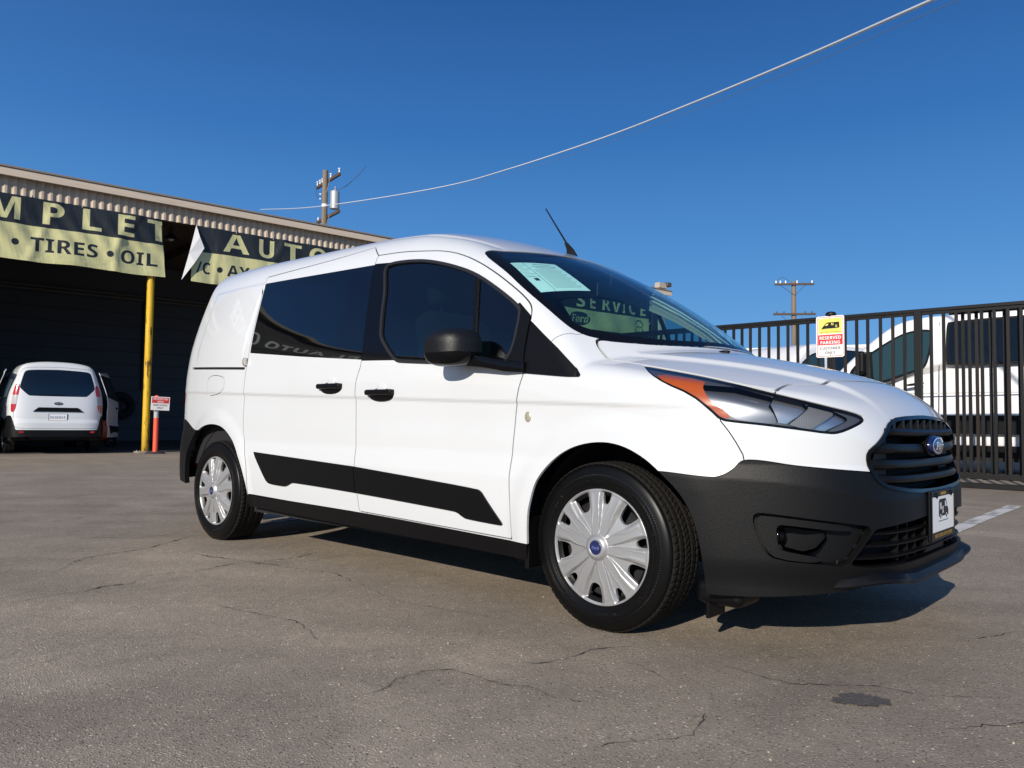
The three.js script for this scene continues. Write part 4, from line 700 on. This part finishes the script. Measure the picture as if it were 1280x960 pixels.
{ // the turned-over white corner
  const P = [[.88, 5.12, .055], [1.05, 4.61, .13], [.58, 3.83, .10], [.95, 4.85, .12], [.72, 4.45, .13], [.84, 4.25, .17]], I = [0, 4, 3, 3, 4, 1, 4, 5, 1, 4, 2, 5];
  const g = new THREE.BufferGeometry(); g.setAttribute('position', new THREE.Float32BufferAttribute(P.flat(), 3)); g.setIndex(I); const q = g.toNonIndexed(); q.computeVertexNormals(); part('folded_corner', q, std([.74, .74, .73], .6), b2);
}
banner('shop_banner', 'banner reading SERVICE over a pale half with two car maker marks', 11.9, 16.75, 3.87, 5.12, (c, X, Y, W, H) => {
  twoTone(c, X, Y, W, H, 4.5); c.fillStyle = CREAM;
  for (const [l, a, b] of [['S', 13.05, 13.5], ['E', 13.68, 14.06], ['R', 14.26, 14.72], ['V', 14.84, 15.26], ['I', 15.34, 15.47], ['C', 15.64, 16.08], ['E', 16.24, 16.62]]) fitText(c, l, X(a), X(b), Y(4.58), .44 * 200);
  c.fillStyle = '#1f3340'; c.beginPath(); c.ellipse(X(13.24), Y(4.19), 98, 45, 0, 0, 7); c.fill(); c.fillStyle = CREAM; c.font = 'italic bold 66px serif'; c.textAlign = 'center'; c.textBaseline = 'middle'; c.fillText('Ford', X(13.24), Y(4.19));
  c.strokeStyle = INK; c.lineWidth = 8; c.beginPath(); c.arc(X(16.25), Y(4.16), 46, 0, 7); c.stroke(); c.fillStyle = CREAM; c.fillRect(X(16.25) - 56, Y(4.16) - 12, 112, 24); c.fillStyle = INK; c.font = 'bold 22px sans-serif'; c.fillText('NISSAN', X(16.25), Y(4.16));
}, (s, h, v) => [0, 0, .02 * Math.sin(s * 6 + v * 4) + .02 * Math.sin(s * 2.3 - v * 5) * (1 - v)]);
{ // delineator with a notice
  const d = thing('delineator_post', 'orange and grey flexible delineator post beside the yellow post', 'delineator post', atShed(.06, 0, .42), SH.turn);
  part('rubber_base', (() => { const g = new THREE.CylinderGeometry(.17, .22, .04, 8); g.translate(0, .02, 0); return g; })(), std([.03, .03, .03], .8), d);
  part('tube', rod([0, .03, 0], [0, .76, 0], .052, .05, 20), std([.85, .10, .045], .45), d);
  part('reflective_band', rod([0, .76, 0], [0, 1.02, 0], .0495, .049, 20), std([.42, .42, .42], .4), d);
  part('cap', [rod([0, 1.02, 0], [0, 1.22, 0], .048, .044, 20), superEll([0, 1.22, 0], [.044, .02, .044], 1, 1, 16, 8)], std([.85, .10, .045], .45), d);
  const map = canvasTex(256, 200, (c, W, H) => { c.fillStyle = '#e9e6e2'; c.fillRect(0, 0, W, H); c.fillStyle = '#c9423f'; c.fillRect(8, 10, W - 16, 86); c.fillStyle = '#f1dcd8'; c.textAlign = 'center'; c.font = 'bold 36px sans-serif'; c.fillText('RESTRICTED', W / 2, 46, W - 30); c.fillText('AREA', W / 2, 86); c.fillStyle = '#2e2c2c'; c.font = 'bold 36px sans-serif'; c.fillText('EMPLOYEES', W / 2, 138, W - 24); c.fillText('ONLY', W / 2, 178); });
  const s = thing('notice_sign', 'small red and white employees notice on the delineator post', 'sign', atShed(.11, .92, .49), SH.turn);
  const f = new THREE.PlaneGeometry(.37, .285); f.translate(0, .1425, .0062); f.rotateZ(-.03); const bk = rbox(-.188, .188, -.002, .287, -.006, .005, .004); bk.rotateZ(-.03);
  part('panel', bk, M.white, s); part('face', f, std([1, 1, 1], .5, { map }), s);
}
{ // dim shop equipment at the back of the shed
  const c = thing('air_compressor', 'dim orange tank on wheels in the shadowed shed corner', 'compressor', atShed(-.15, 0, -3.2), SH.turn);
  const t = new THREE.CapsuleGeometry(.27, .5, 8, 20); t.rotateZ(Math.PI / 2); t.translate(-.2, .42, 0);
  part('tank', t, std([.75, .13, .05], .5), c); part('motor', [rbox(-.4, -.05, .68, .92, -.16, .16, .04), rod([.1, .68, 0], [.1, .95, 0], .1)], M.satin, c);
  for (const x of [-.5, .15]) { const g = new THREE.TorusGeometry(.11, .04, 8, 20); g.translate(x, .15, .22); part('wheel', g, M.rubber, c); }
  const h = thing('hose_reel', 'black round hose reel hanging on the dark shed wall', 'hose reel', atShed(1.4, 1.1, -8.0), SH.turn); const g = new THREE.TorusGeometry(.3, .13, 12, 28); part('coil', g, M.inner, h); part('bracket', box(-.06, .06, -.1, .1, -.38, 0), M.satin, h);
}
{ // floodlight at the roof end
  const f = thing('floodlight', 'small camera and floodlight box on the shed roof corner', 'floodlight', atShed(17.25, 5.66, .05), SH.turn);
  part('housing', rbox(-.05, .42, .02, .22, -.1, .12, .02), std([.45, .38, .30], .6), f); part('lamp_head', rbox(.34, .58, .1, .26, -.02, .2, .03), std([.07, .06, .055], .5), f); part('bracket', rod([.1, -.1, 0], [.1, .05, 0], .025), std([.3, .27, .22], .6), f);
}
{ // taller shop front further along, which the glass mirrors
  const b = place(thing('shop_building', 'tall dark shop building carrying a white lettered roof sign', 'building'));
  part('wall', box(-34, -7.5, 0, 7.9, -9, -.1), std([.10, .10, .10], .9), b);
  part('parapet', rbox(-34, -7.5, 7.902, 8.05, -9, .1, .02), std([.4, .36, .3], .8), b);
  const map = canvasTex(2048, 220, (c, W, H) => { c.fillStyle = '#0f1a16'; c.fillRect(0, 0, W, H); c.fillStyle = '#e8ebe8'; c.font = 'italic bold 170px sans-serif'; c.textAlign = 'center'; c.textBaseline = 'middle'; c.fillText('NEXT LEVEL AUTO CENTER', W / 2, H / 2, W - 80); });
  const f = new THREE.PlaneGeometry(12.4, 1.25); f.translate(-13.75, 6.75, -.04); part('sign_panel', f, std([1, 1, 1], .5, { map }), b);
  for (const x of [-31, -25, -19, -12]) { part('door', box(x - 1.6, x + 1.6, 0, 3.3, -.09, -.04), std([.3, .31, .32], .6), b); }
}
// second van, nose in at the shed, with both sliding doors drawn back
{
  const v = van.clone(); v.name = numbered('cargo_van'); v.userData = { label: 'white van seen from behind inside the shed with side doors open', category: 'van' };
  v.position.set(-19.25, 0, -2.66); v.rotation.y = 2.9708; scene.add(v);
  let k = 0; v.traverse(o => { if (o.name === 'sliding_door') { if (k) o.position.set(-.98, 0, -.17); else { o.position.set(-.818, 0, 1.017); o.rotation.y = -.36; } k++; } });
  const map = canvasTex(512, 64, (c, W, H) => { c.fillStyle = '#dfe3e6'; c.fillRect(0, 0, W, H); c.fillStyle = '#7d8288'; c.font = 'bold 40px sans-serif'; c.textBaseline = 'middle'; c.fillText('TRANSIT CONNECT', 8, H / 2, W - 16); });
}

// ---------------------------------------------------------------- iron fence and gate
{
  const iron = phys([.007, .0068, .0068], .5, { specularIntensity: .6 }), rusty = phys([.016, .011, .009], .6, { specularIntensity: .6 });
  const barGeo = rbox(-.0185, .0185, .11, 2.29, -.0185, .0185, .003, 1);
  const mk = (label, z, x0, x1, xs, posts, top) => {
    const f = thing('iron_fence', label, 'fence', [0, 0, z]);
    part('top_rail', [rbox(x0, x1, top - .045, top, -.03, .03, .006), rbox(x0, x1, top - .085, top - .05, -.02, .02, .004)], iron, f);
    part('bottom_rail', rbox(x0, x1, .12, .19, -.025, .025, .006), iron, f);
    part('ground_track', rbox(x0, x1, .0, .06, -.05, .05, .008), iron, f);
    xs.forEach((x, i) => { const b = part('bar', barGeo, i % 4 === 1 ? rusty : iron, f); b.position.x = x; });
    for (const x of posts) part('post', [rbox(x - .045, x + .045, 0, top - .01, -.045, .045, .006)], iron, f);
    return f;
  };
  const A = []; for (let k = 0; k < 35; k++) A.push(-3.94 - 5.18 + .148 * k); for (const x of [-3.94, -3.80, -3.66, -3.51, -3.36, -3.21, -3.06, -2.91, -2.76, -2.60, -2.22, -2.06, -1.91, -1.74, -1.58, -1.43, -1.10, -.95, -.80, -.65, -.51, -.37, -.22, -.08, .07, .22, .37, .52, .67, .82]) A.push(x);
  const fa = mk('black iron bar fence with a sign, left of the overlapping sliding gate', -8.1, -9.2, .95, A, [-9.2, -6.2, -2.42, -1.26, .95], 2.365);
  part('post_cap', [superEll([-2.42, 2.39, 0], [.075, .045, .075], .8, 1, 20, 12)], iron, fa);
  const B = []; for (let k = 0; k < 24; k++) B.push(-.76 + .158 * k);
  mk('second black iron bar gate panel standing behind the fence at right', -8.26, -.92, 3.2, B, [3.2], 2.36);
}
{ // reserved parking sign
  const s = thing('parking_sign', 'yellow, red and white reserved parking sign fixed to the iron fence', 'sign', [-2.412, 1.765, -8.045]);
  const map = canvasTex(400, 600, (c, W, H) => {
    c.fillStyle = '#f3efec'; c.fillRect(0, 0, W, H); c.strokeStyle = '#c8696c'; c.lineWidth = 9; c.beginPath(); c.roundRect(17, 17, W - 34, H - 34, 34); c.stroke();
    c.fillStyle = '#ecdf6a'; c.fillRect(34, 34, W - 68, 224); c.fillStyle = '#d9262b'; c.fillRect(26, 272, W - 52, 150);
    c.fillStyle = '#15120e'; c.beginPath(); c.moveTo(70, 190); c.lineTo(100, 150); c.lineTo(140, 104); c.quadraticCurveTo(150, 94, 170, 92); c.lineTo(330, 92); c.lineTo(334, 178); c.lineTo(250, 184); c.lineTo(120, 184); c.closePath(); c.fill();
    c.fillStyle = '#ecdf6a'; c.beginPath(); c.moveTo(122, 140); c.lineTo(150, 112); c.lineTo(178, 108); c.lineTo(166, 138); c.fill(); c.font = 'bold 52px sans-serif'; c.fillText('N', 212, 138); c.fillText('X', 272, 170);
    c.strokeStyle = '#15120e'; c.lineWidth = 3; c.beginPath(); c.arc(120, 192, 13, 0, 7); c.stroke(); c.beginPath(); c.arc(286, 188, 13, 0, 7); c.stroke();
    c.fillStyle = '#3d3928'; c.textAlign = 'center'; c.font = 'bold 22px sans-serif'; c.fillText('NEXT LEVEL AUTO CENTER', W / 2, 240, W - 90);
    c.fillStyle = '#fbf3f1'; c.font = 'bold 66px sans-serif'; c.fillText('RESERVED', W / 2, 340, W - 80); c.fillText('PARKING', W / 2, 408, W - 110);
    c.fillStyle = '#2b2929'; c.font = 'bold 56px sans-serif'; c.fillText('CUSTOMER', W / 2, 490, W - 90); c.fillText('ONLY', W / 2, 554);
  });
  const f = new THREE.PlaneGeometry(.40, .60); f.translate(0, .30, .0045); const sh = new THREE.Shape(); sh.absarc(-.17, .57, .03, Math.PI / 2, Math.PI); sh.absarc(-.17, .03, .03, Math.PI, Math.PI * 1.5); sh.absarc(.17, .03, .03, -Math.PI / 2, 0); sh.absarc(.17, .57, .03, 0, Math.PI / 2);
  const fs = new THREE.ShapeGeometry(sh, 8); { const p = fs.attributes.position, u = fs.attributes.uv; for (let i = 0; i < p.count; i++) u.setXY(i, p.getX(i) / .4 + .5, p.getY(i) / .6); fs.translate(0, 0, .0045); }
  const bk = new THREE.ExtrudeGeometry(sh, { depth: .003, bevelEnabled: false }); part('panel', bk, M.silver, s); part('face', fs, std([1, 1, 1], .45, { map }), s); part('bolt', [superEll([0, .565, .005], [.008, .008, .004], 1, 1, 10, 6), superEll([0, .03, .005], [.008, .008, .004], 1, 1, 10, 6)], M.chrome, s);
}

// ---------------------------------------------------------------- tall vans behind the fence (nose towards -x, near side +z)
function tallVan(label, pos, turn) {
  const v = thing('tall_van', label, 'van', pos, turn, undefined);
  const warp = (g, near) => { const p = g.attributes.position; for (let i = 0; i < p.count; i++) { const y = p.getY(i), x = p.getX(i); let k = 1 - .11 * ss(1.25, 2.9, y) - .16 * Math.pow(ss(-2.0, -3.3, x), 2); p.setZ(i, p.getZ(i) * k); } g.computeVertexNormals(); return g; };
  const ext = (pts, z0, z1, bev, it = 2) => { const c = chaikin(pts, it), s = new THREE.Shape(c.map(p => new THREE.Vector2(p[0], p[1]))), g = new THREE.ExtrudeGeometry(s, { depth: z1 - z0 - 2 * bev, bevelEnabled: bev > 0, bevelSize: bev, bevelThickness: bev, bevelSegments: 5, bevelOffset: -bev, steps: 1 }); g.translate(0, 0, z0 + bev); return warp(g); };
  const paintB = phys([.80, .80, .80], .4, { clearcoat: .8, clearcoatRoughness: .06 });
  part('body', ext([[-3.42, .42, 1], [-3.45, .95], [-3.36, 1.22], [-2.85, 1.42], [-2.55, 1.50], [-1.95, 2.08], [-1.55, 2.40], [-1.25, 2.51], [-.8, 2.545], [2.4, 2.52], [2.52, 2.45], [2.58, .42, 1]], -1.0, 1.0, .12), paintB, v);
  const skin = (name, pts, m, o = .004, it = 2) => { for (const s of [1, -1]) part(name, ext(pts, s > 0 ? 1.0 - .01 : -1.0 - o, s > 0 ? 1.0 + o : -1.0 + .01, 0, it), m, v); };
  const dk = phys([.002, .003, .004], .03, {});
  const cabGlass = phys([.018, .045, .052], .03);
  skin('window_surround', [[-2.0, 1.86], [-1.46, 2.22], [-1.18, 2.32], [-.90, 2.32], [-.87, 2.22], [-.935, 1.79], [-1.02, 1.67], [-1.25, 1.60], [-1.6, 1.46], [-1.98, 1.48], [-2.2, 1.60]], M.satin, .002);
  skin('window_surround', [[-.64, 2.44], [2.24, 2.44], [2.24, 1.73], [-.66, 1.71], [-.69, 1.78], [-.69, 2.36]], M.satin, .002);
  skin('side_window', [[-1.97, 1.83], [-1.45, 2.19], [-1.18, 2.285], [-.92, 2.285], [-.90, 2.22], [-.965, 1.80], [-1.03, 1.70], [-1.25, 1.635], [-1.6, 1.50], [-1.95, 1.52], [-2.12, 1.60]], cabGlass);
  skin('window_pillar', [[-1.80, 1.5, 1], [-1.83, 2.0, 1], [-1.79, 2.0, 1], [-1.755, 1.5, 1]], M.satin, .01, 0);
  skin('side_window', [[-.60, 2.40], [.85, 2.41], [.85, 1.76], [-.60, 1.745], [-.645, 1.80], [-.645, 2.34]], dk);
  skin('side_window', [[.95, 2.41], [2.2, 2.40], [2.2, 1.77], [.95, 1.76]], dk);
  skin('side_moulding', [[-2.3, .66, 1], [-2.3, .94, 1], [2.5, .95, 1], [2.5, .67, 1]], M.plastic, .02, 0);
  skin('side_sill', [[-2.3, .40, 1], [-2.3, .49, 1], [2.5, .49, 1], [2.5, .40, 1]], M.satin, .015, 0);
  skin('door_seam', [[-.80, .5, 1], [-.79, 2.42, 1], [-.782, 2.42, 1], [-.792, .5, 1]], M.seam, .003, 0);
  skin('door_seam', [[.90, .5, 1], [.90, 2.42, 1], [.908, 2.42, 1], [.908, .5, 1]], M.seam, .003, 0);
  skin('door_seam', [[-1.9, .52, 1], [-2.02, 1.5, 1], [-2.012, 1.5, 1], [-1.892, .52, 1]], M.seam, .003, 0); skin('body_crease', [[-1.95, 1.30, 1], [2.45, 1.30, 1], [2.45, 1.285, 1], [-1.95, 1.285, 1]], std([.45, .45, .45], .5), .003, 0);
  skin('door_handle', [[-1.27, 1.44], [-1.0, 1.475], [-.99, 1.44], [-1.25, 1.405]], M.satin, .035);
  { const q = new THREE.BoxGeometry(.02, .78, 1.62); q.rotateZ(-.86); q.translate(-2.22, 1.83, 0); part('windshield', q, dk, v); }
  part('grille', rbox(-3.47, -3.38, .62, 1.05, -.6, .6, .03), M.satin, v); part('bumper', rbox(-3.52, -3.2, .35, .62, -.95, .95, .06), M.plastic, v);
  for (const s of [-1, 1]) { part('headlight', superEll([-3.30, 1.06, s * .72], [.16, .12, .13], .7, .7, 20, 12), M.clear, v); part('side_mirror', rbox(-1.98, -1.84, 1.62, 2.0, s > 0 ? .98 : -1.2, s > 0 ? 1.2 : -.98, .05), M.plastic, v);
    for (const x of [-2.55, 1.2]) { const w = new THREE.Group(); w.name = 'wheel'; w.position.set(x, .34, s * .86); v.add(w); const t = new THREE.TorusGeometry(.25, .095, 12, 32); part('tyre', t, M.rubber, w); const h = new THREE.CylinderGeometry(.2, .2, .12, 24); h.rotateX(Math.PI / 2); part('rim', h, M.silver, w); } }
  part('underbody', box(-3.2, 2.5, .25, .45, -.8, .8), M.inner, v);
  return v;
}
const tv = tallVan('tall white passenger van standing side on right behind the iron fence', [-.925, -.045, -12.25], 0); tv.scale.setScalar(1.074);
{ const c = tv.clone(); c.name = numbered('tall_van'); c.userData = { label: 'white van facing the fence, seen between bars left of the sign', category: 'van' }; c.position.set(-6.4, 0, -17.6); c.scale.setScalar(1.12); c.rotation.y = Math.PI / 2 - .25; scene.add(c); }
{ const b = thing('low_building', 'low white building with cream eave far behind the fence', 'building', [-9.5, 0, -25], .25);
  part('wall', box(-4.5, 6, 0, 3.15, -6, 0), std([.7, .7, .68], .9), b); part('eave', rbox(-5, 6.4, 3.15, 3.5, -6.4, .6, .03), std([.62, .56, .42], .8), b); part('roof', rbox(-5, 6.4, 3.503, 3.62, -6.4, .55, .03), std([.75, .75, .73], .8), b);
  for (const x of [-2, 1.2, 4]) { const w = part('window', box(x - .6, x + .6, 1.0, 2.2, -.05, .02), dkGlass(), b); part('frame', [box(x - .68, x + .68, .92, 1.0, -.02, .05), box(x - .68, x + .68, 2.2, 2.28, -.02, .05)], M.white, w); } }
function dkGlass() { return phys([.015, .018, .022], .08, { clearcoat: 1 }); }
{ const b = thing('green_shop', 'dark green shop front far behind the fence beside the sign', 'building', [-4.6, 0, -30], .1); part('wall', box(-3, 9, 0, 4.2, -6, 0), std([.03, .07, .055], .8), b); part('parapet', rbox(-3.1, 9.1, 4.2, 4.4, -6.1, .1, .02), std([.05, .06, .05], .8), b); part('window', box(-2, 3, .6, 2.5, -.02, .03), dkGlass(), b); }

// ---------------------------------------------------------------- utility poles and overhead wires
const wood = std([1, 1, 1], .9, { map: grey(64, 512, (i, j) => { const v = .22 + .14 * (fbm(i / 3, j / 60, 3) - .5); return [255 * Math.pow(v, 1 / 2.2), 255 * Math.pow(v * .78, 1 / 2.2), 255 * Math.pow(v * .56, 1 / 2.2)]; }, true) });
const arm = std([.09, .065, .05], .9), porcelain = std([.72, .73, .74], .35), wire = std([.04, .045, .05], .6), galv = std([.45, .47, .48], .5, { metalness: .4 });
{
  const p = thing('utility_pole', 'wooden utility pole with grey transformer rising behind the shed roof', 'utility pole', [-32.7, 0, -19.5]);
  part('pole', rod([0, 0, 0], [0, 13.8, 0], .2, .14, 16), wood, p);
  const A = [-.56, 13.1, .55], B = [.85, 14.15, -.65];
  const beam = (a, b, w) => { const g = new THREE.BoxGeometry(w, w * 1.25, V(...b).sub(V(...a)).length()); g.applyQuaternion(new THREE.Quaternion().setFromUnitVectors(V(0, 0, 1), V(...b).sub(V(...a)).normalize())); g.translate((a[0] + b[0]) / 2, (a[1] + b[1]) / 2, (a[2] + b[2]) / 2); return g; };
  // cross-arms run level, seen from below at an angle
  const u = [.50, 0, .866]; const end = (t, y, o = .18) => [u[0] * t + .60 * o, y, u[2] * t - .35 * o + .0];
  part('crossarm', beam([-1.5, 13.28, -.30 - .17], [1.5, 13.28, .30 - .17], .12), arm, p);
  part('crossarm', beam([-1.35, 11.35, -.27 - .17], [1.5, 11.35, .30 - .17], .12), arm, p);
  part('brace', [rod([.15, 12.6, .0], [.75, 13.25, .18], .02), rod([-.1, 12.6, -.1], [-.65, 13.25, -.43], .02), rod([.15, 10.75, 0], [.75, 11.3, .18], .02)], galv, p);
  for (const t of [-1.4, -1.05, -.75, .35, 1.42]) part('insulator', [rod([t, 13.35, .2 * t - .17], [t, 13.55, .2 * t - .17], .05, .03, 12), superEll([t, 13.56, .2 * t - .17], [.07, .05, .07], 1, 1, 14, 8)], porcelain, p);
  for (const t of [-1.2, -.6]) part('insulator', rod([t, 11.42, .2 * t - .17], [t, 11.6, .2 * t - .17], .05, .03, 12), porcelain, p);
  const T0 = [.42, 0, -.33];
  part('transformer', [rod([T0[0], 11.75, T0[2]], [T0[0], 12.65, T0[2]], .24, .24, 28), superEll([T0[0], 12.65, T0[2]], [.25, .07, .25], 1, 1, 24, 8), rod([T0[0] + .1, 12.6, T0[2] + .05], [T0[0] + .18, 12.9, T0[2] + .1], .04)], galv, p);
  part('clamp', [rod([0, 11.85, 0], [0, 12.0, 0], .165, .165, 16), rod([-.18, 12.55, .1], [-.26, 12.55, .15], .04), rod([-.18, 12.3, .1], [-.26, 12.3, .15], .04)], porcelain, p);
  part('jumper', [tube([[.45, 12.7, -.3], [.9, 12.9, -.6], [1.5, 13.6, -1.1], [1.75, 14.0, -1.3]], .014, 24, 5), tube([[-.3, 13.2, .2], [-.45, 12.6, .25], [-.3, 12.3, .15]], .014, 20, 5)], wire, p);
}
{
  const p = thing('utility_pole', 'distant wooden utility pole with two crossarms above the iron fence', 'utility pole', [-16.85, 0, -41.5]);
  part('pole', rod([0, 0, 0], [0, 9.25, 0], .18, .13, 14), wood, p);
  const g1 = rbox(-1.12, 1.12, 9.0, 9.12, .1, .22, .01), g2 = rbox(-1.2, 1.2, 7.22, 7.34, .1, .22, .01); g1.rotateY(.62); g2.rotateY(.62);
  part('crossarm', g1, arm, p); part('crossarm', g2, arm, p);
  const c = Math.cos(.62), s = Math.sin(.62);
  for (const t of [-1.05, -.8, -.5, .15, 1.0]) part('insulator', rod([t * c + .1, 9.12, -t * s + .13], [t * c + .1, 9.28, -t * s + .13], .05, .03, 10), porcelain, p);
  for (const t of [-1, -.6, .6, 1]) part('insulator', rod([t * c + .1, 7.34, -t * s + .13], [t * c + .1, 7.45, -t * s + .13], .04, .03, 10), arm, p);
  part('brace', [rod([.1, 8.4, .1], [.7 * c, 9.0, -.7 * s + .1], .014), rod([.1, 8.4, .1], [-.7 * c, 9.0, .7 * s + .1], .014), tube([[-1 * c, 9.3, s], [-.6 * c, 9.5, .6 * s], [-.2, 9.25, .2]], .012, 16, 5), tube([[-.7 * c, 7.2, .7 * s], [-.3, 6.9, .2], [.05, 6.5, .1], [.5 * c, 7.1, -.4 * s]], .012, 20, 5)], wire, p);
}
{
  const pts = [[-49.05, 15.77, -24.9], [-32.95, 11.97, -19.55], [-20.84, 10.134, -17.363], [-15.663, 9.272, -15.524], [-10.259, 8.467, -13.473], [-6.53, 7.587, -11.182], [-3.035, 6.554, -8.545], [-.593, 5.661, -6.3], [2.6, 4.45, -3.3]];
  const c = tag(part('overhead_cable', tube(pts, .021, 160, 8), std([.62, .63, .64], .5), scene), 'thick pale overhead cable sweeping down across the whole sky', 'cable');
  tag(part('overhead_wire', tube(pts.map((p, i) => [p[0] + .05, p[1] - .10 - .07 * Math.sin(i / 8 * Math.PI), p[2]]), .0045, 160, 5), std([.16, .18, .2], .6), scene), 'thin dark wire running just below the thick pale cable', 'wire');
  c.name = 'overhead_cable';
}
// ---------------------------------------------------------------- papers behind the windscreen
{
  const map = canvasTex(512, 420, (c, W, H) => { c.fillStyle = '#f2f4f2'; c.fillRect(0, 0, W, H); c.fillStyle = '#9aa5a8'; c.fillRect(150, 0, 8, H); c.fillStyle = '#8d9898';
    for (let r = 0; r < 11; r++) c.fillRect(14 + (r % 3) * 10, 22 + r * 20, 70 + (r * 37) % 50, 4); c.fillRect(0, 228, 150, 4); c.fillStyle = '#1a1d20'; c.fillRect(70, 246, 46, 36); c.fillStyle = '#8d9898';
    c.fillRect(240, 26, 180, 12); c.fillRect(200, 60, 260, 10); c.fillRect(220, 84, 210, 8); for (let r = 0; r < 20; r++) c.fillRect(180 + (r % 4 === 0 ? 10 : 0), 112 + r * 14, 240 + (r * 53) % 70, 4); });
  const q = [[-.663, .688], [-.598, .42], [-.346, .468], [-.418, .732]], n = 8, P = [], U = [], I = [];
  for (let j = 0; j <= n; j++) for (let i = 0; i <= n; i++) { const u = i / n, v = j / n, x = (q[0][0] * (1 - u) + q[1][0] * u) * (1 - v) + (q[3][0] * (1 - u) + q[2][0] * u) * v, z = (q[0][1] * (1 - u) + q[1][1] * u) * (1 - v) + (q[3][1] * (1 - u) + q[2][1] * u) * v;
    let y = 1.3 + .1, lo = .9, hi = 1.9; for (let k = 0; k < 26; k++) { y = (lo + hi) / 2; F(x, y, z) > 0 ? hi = y : lo = y; } P.push(x, y - .010, z); U.push(u, 1 - v); }
  for (let j = 0; j < n; j++) for (let i = 0; i < n; i++) { const a = j * (n + 1) + i, b = a + n + 1; I.push(a, b, a + 1, a + 1, b, b + 1); }
  const g = new THREE.BufferGeometry(); g.setAttribute('position', new THREE.Float32BufferAttribute(P, 3)); g.setAttribute('uv', new THREE.Float32BufferAttribute(U, 2)); g.setIndex(I); g.computeVertexNormals();
  const o = thing('window_notice', 'white printed paper notice taped inside the top of the windshield', 'paper'); part('sheet', g, std([1, 1, 1], .7, { map }), o);
  const s = thing('paper_slip', 'small green and white paper slip on the dashboard edge', 'paper', [-.12, 1.078, .52], .2); part('sheet', rbox(-.04, .04, 0, .05, -.07, .07, .004), std([.72, .78, .7], .7), s); part('print', rbox(.036, .042, .004, .026, -.06, .03, .002), std([.3, .62, .16], .7), s);
}
renderer.render(scene, camera);
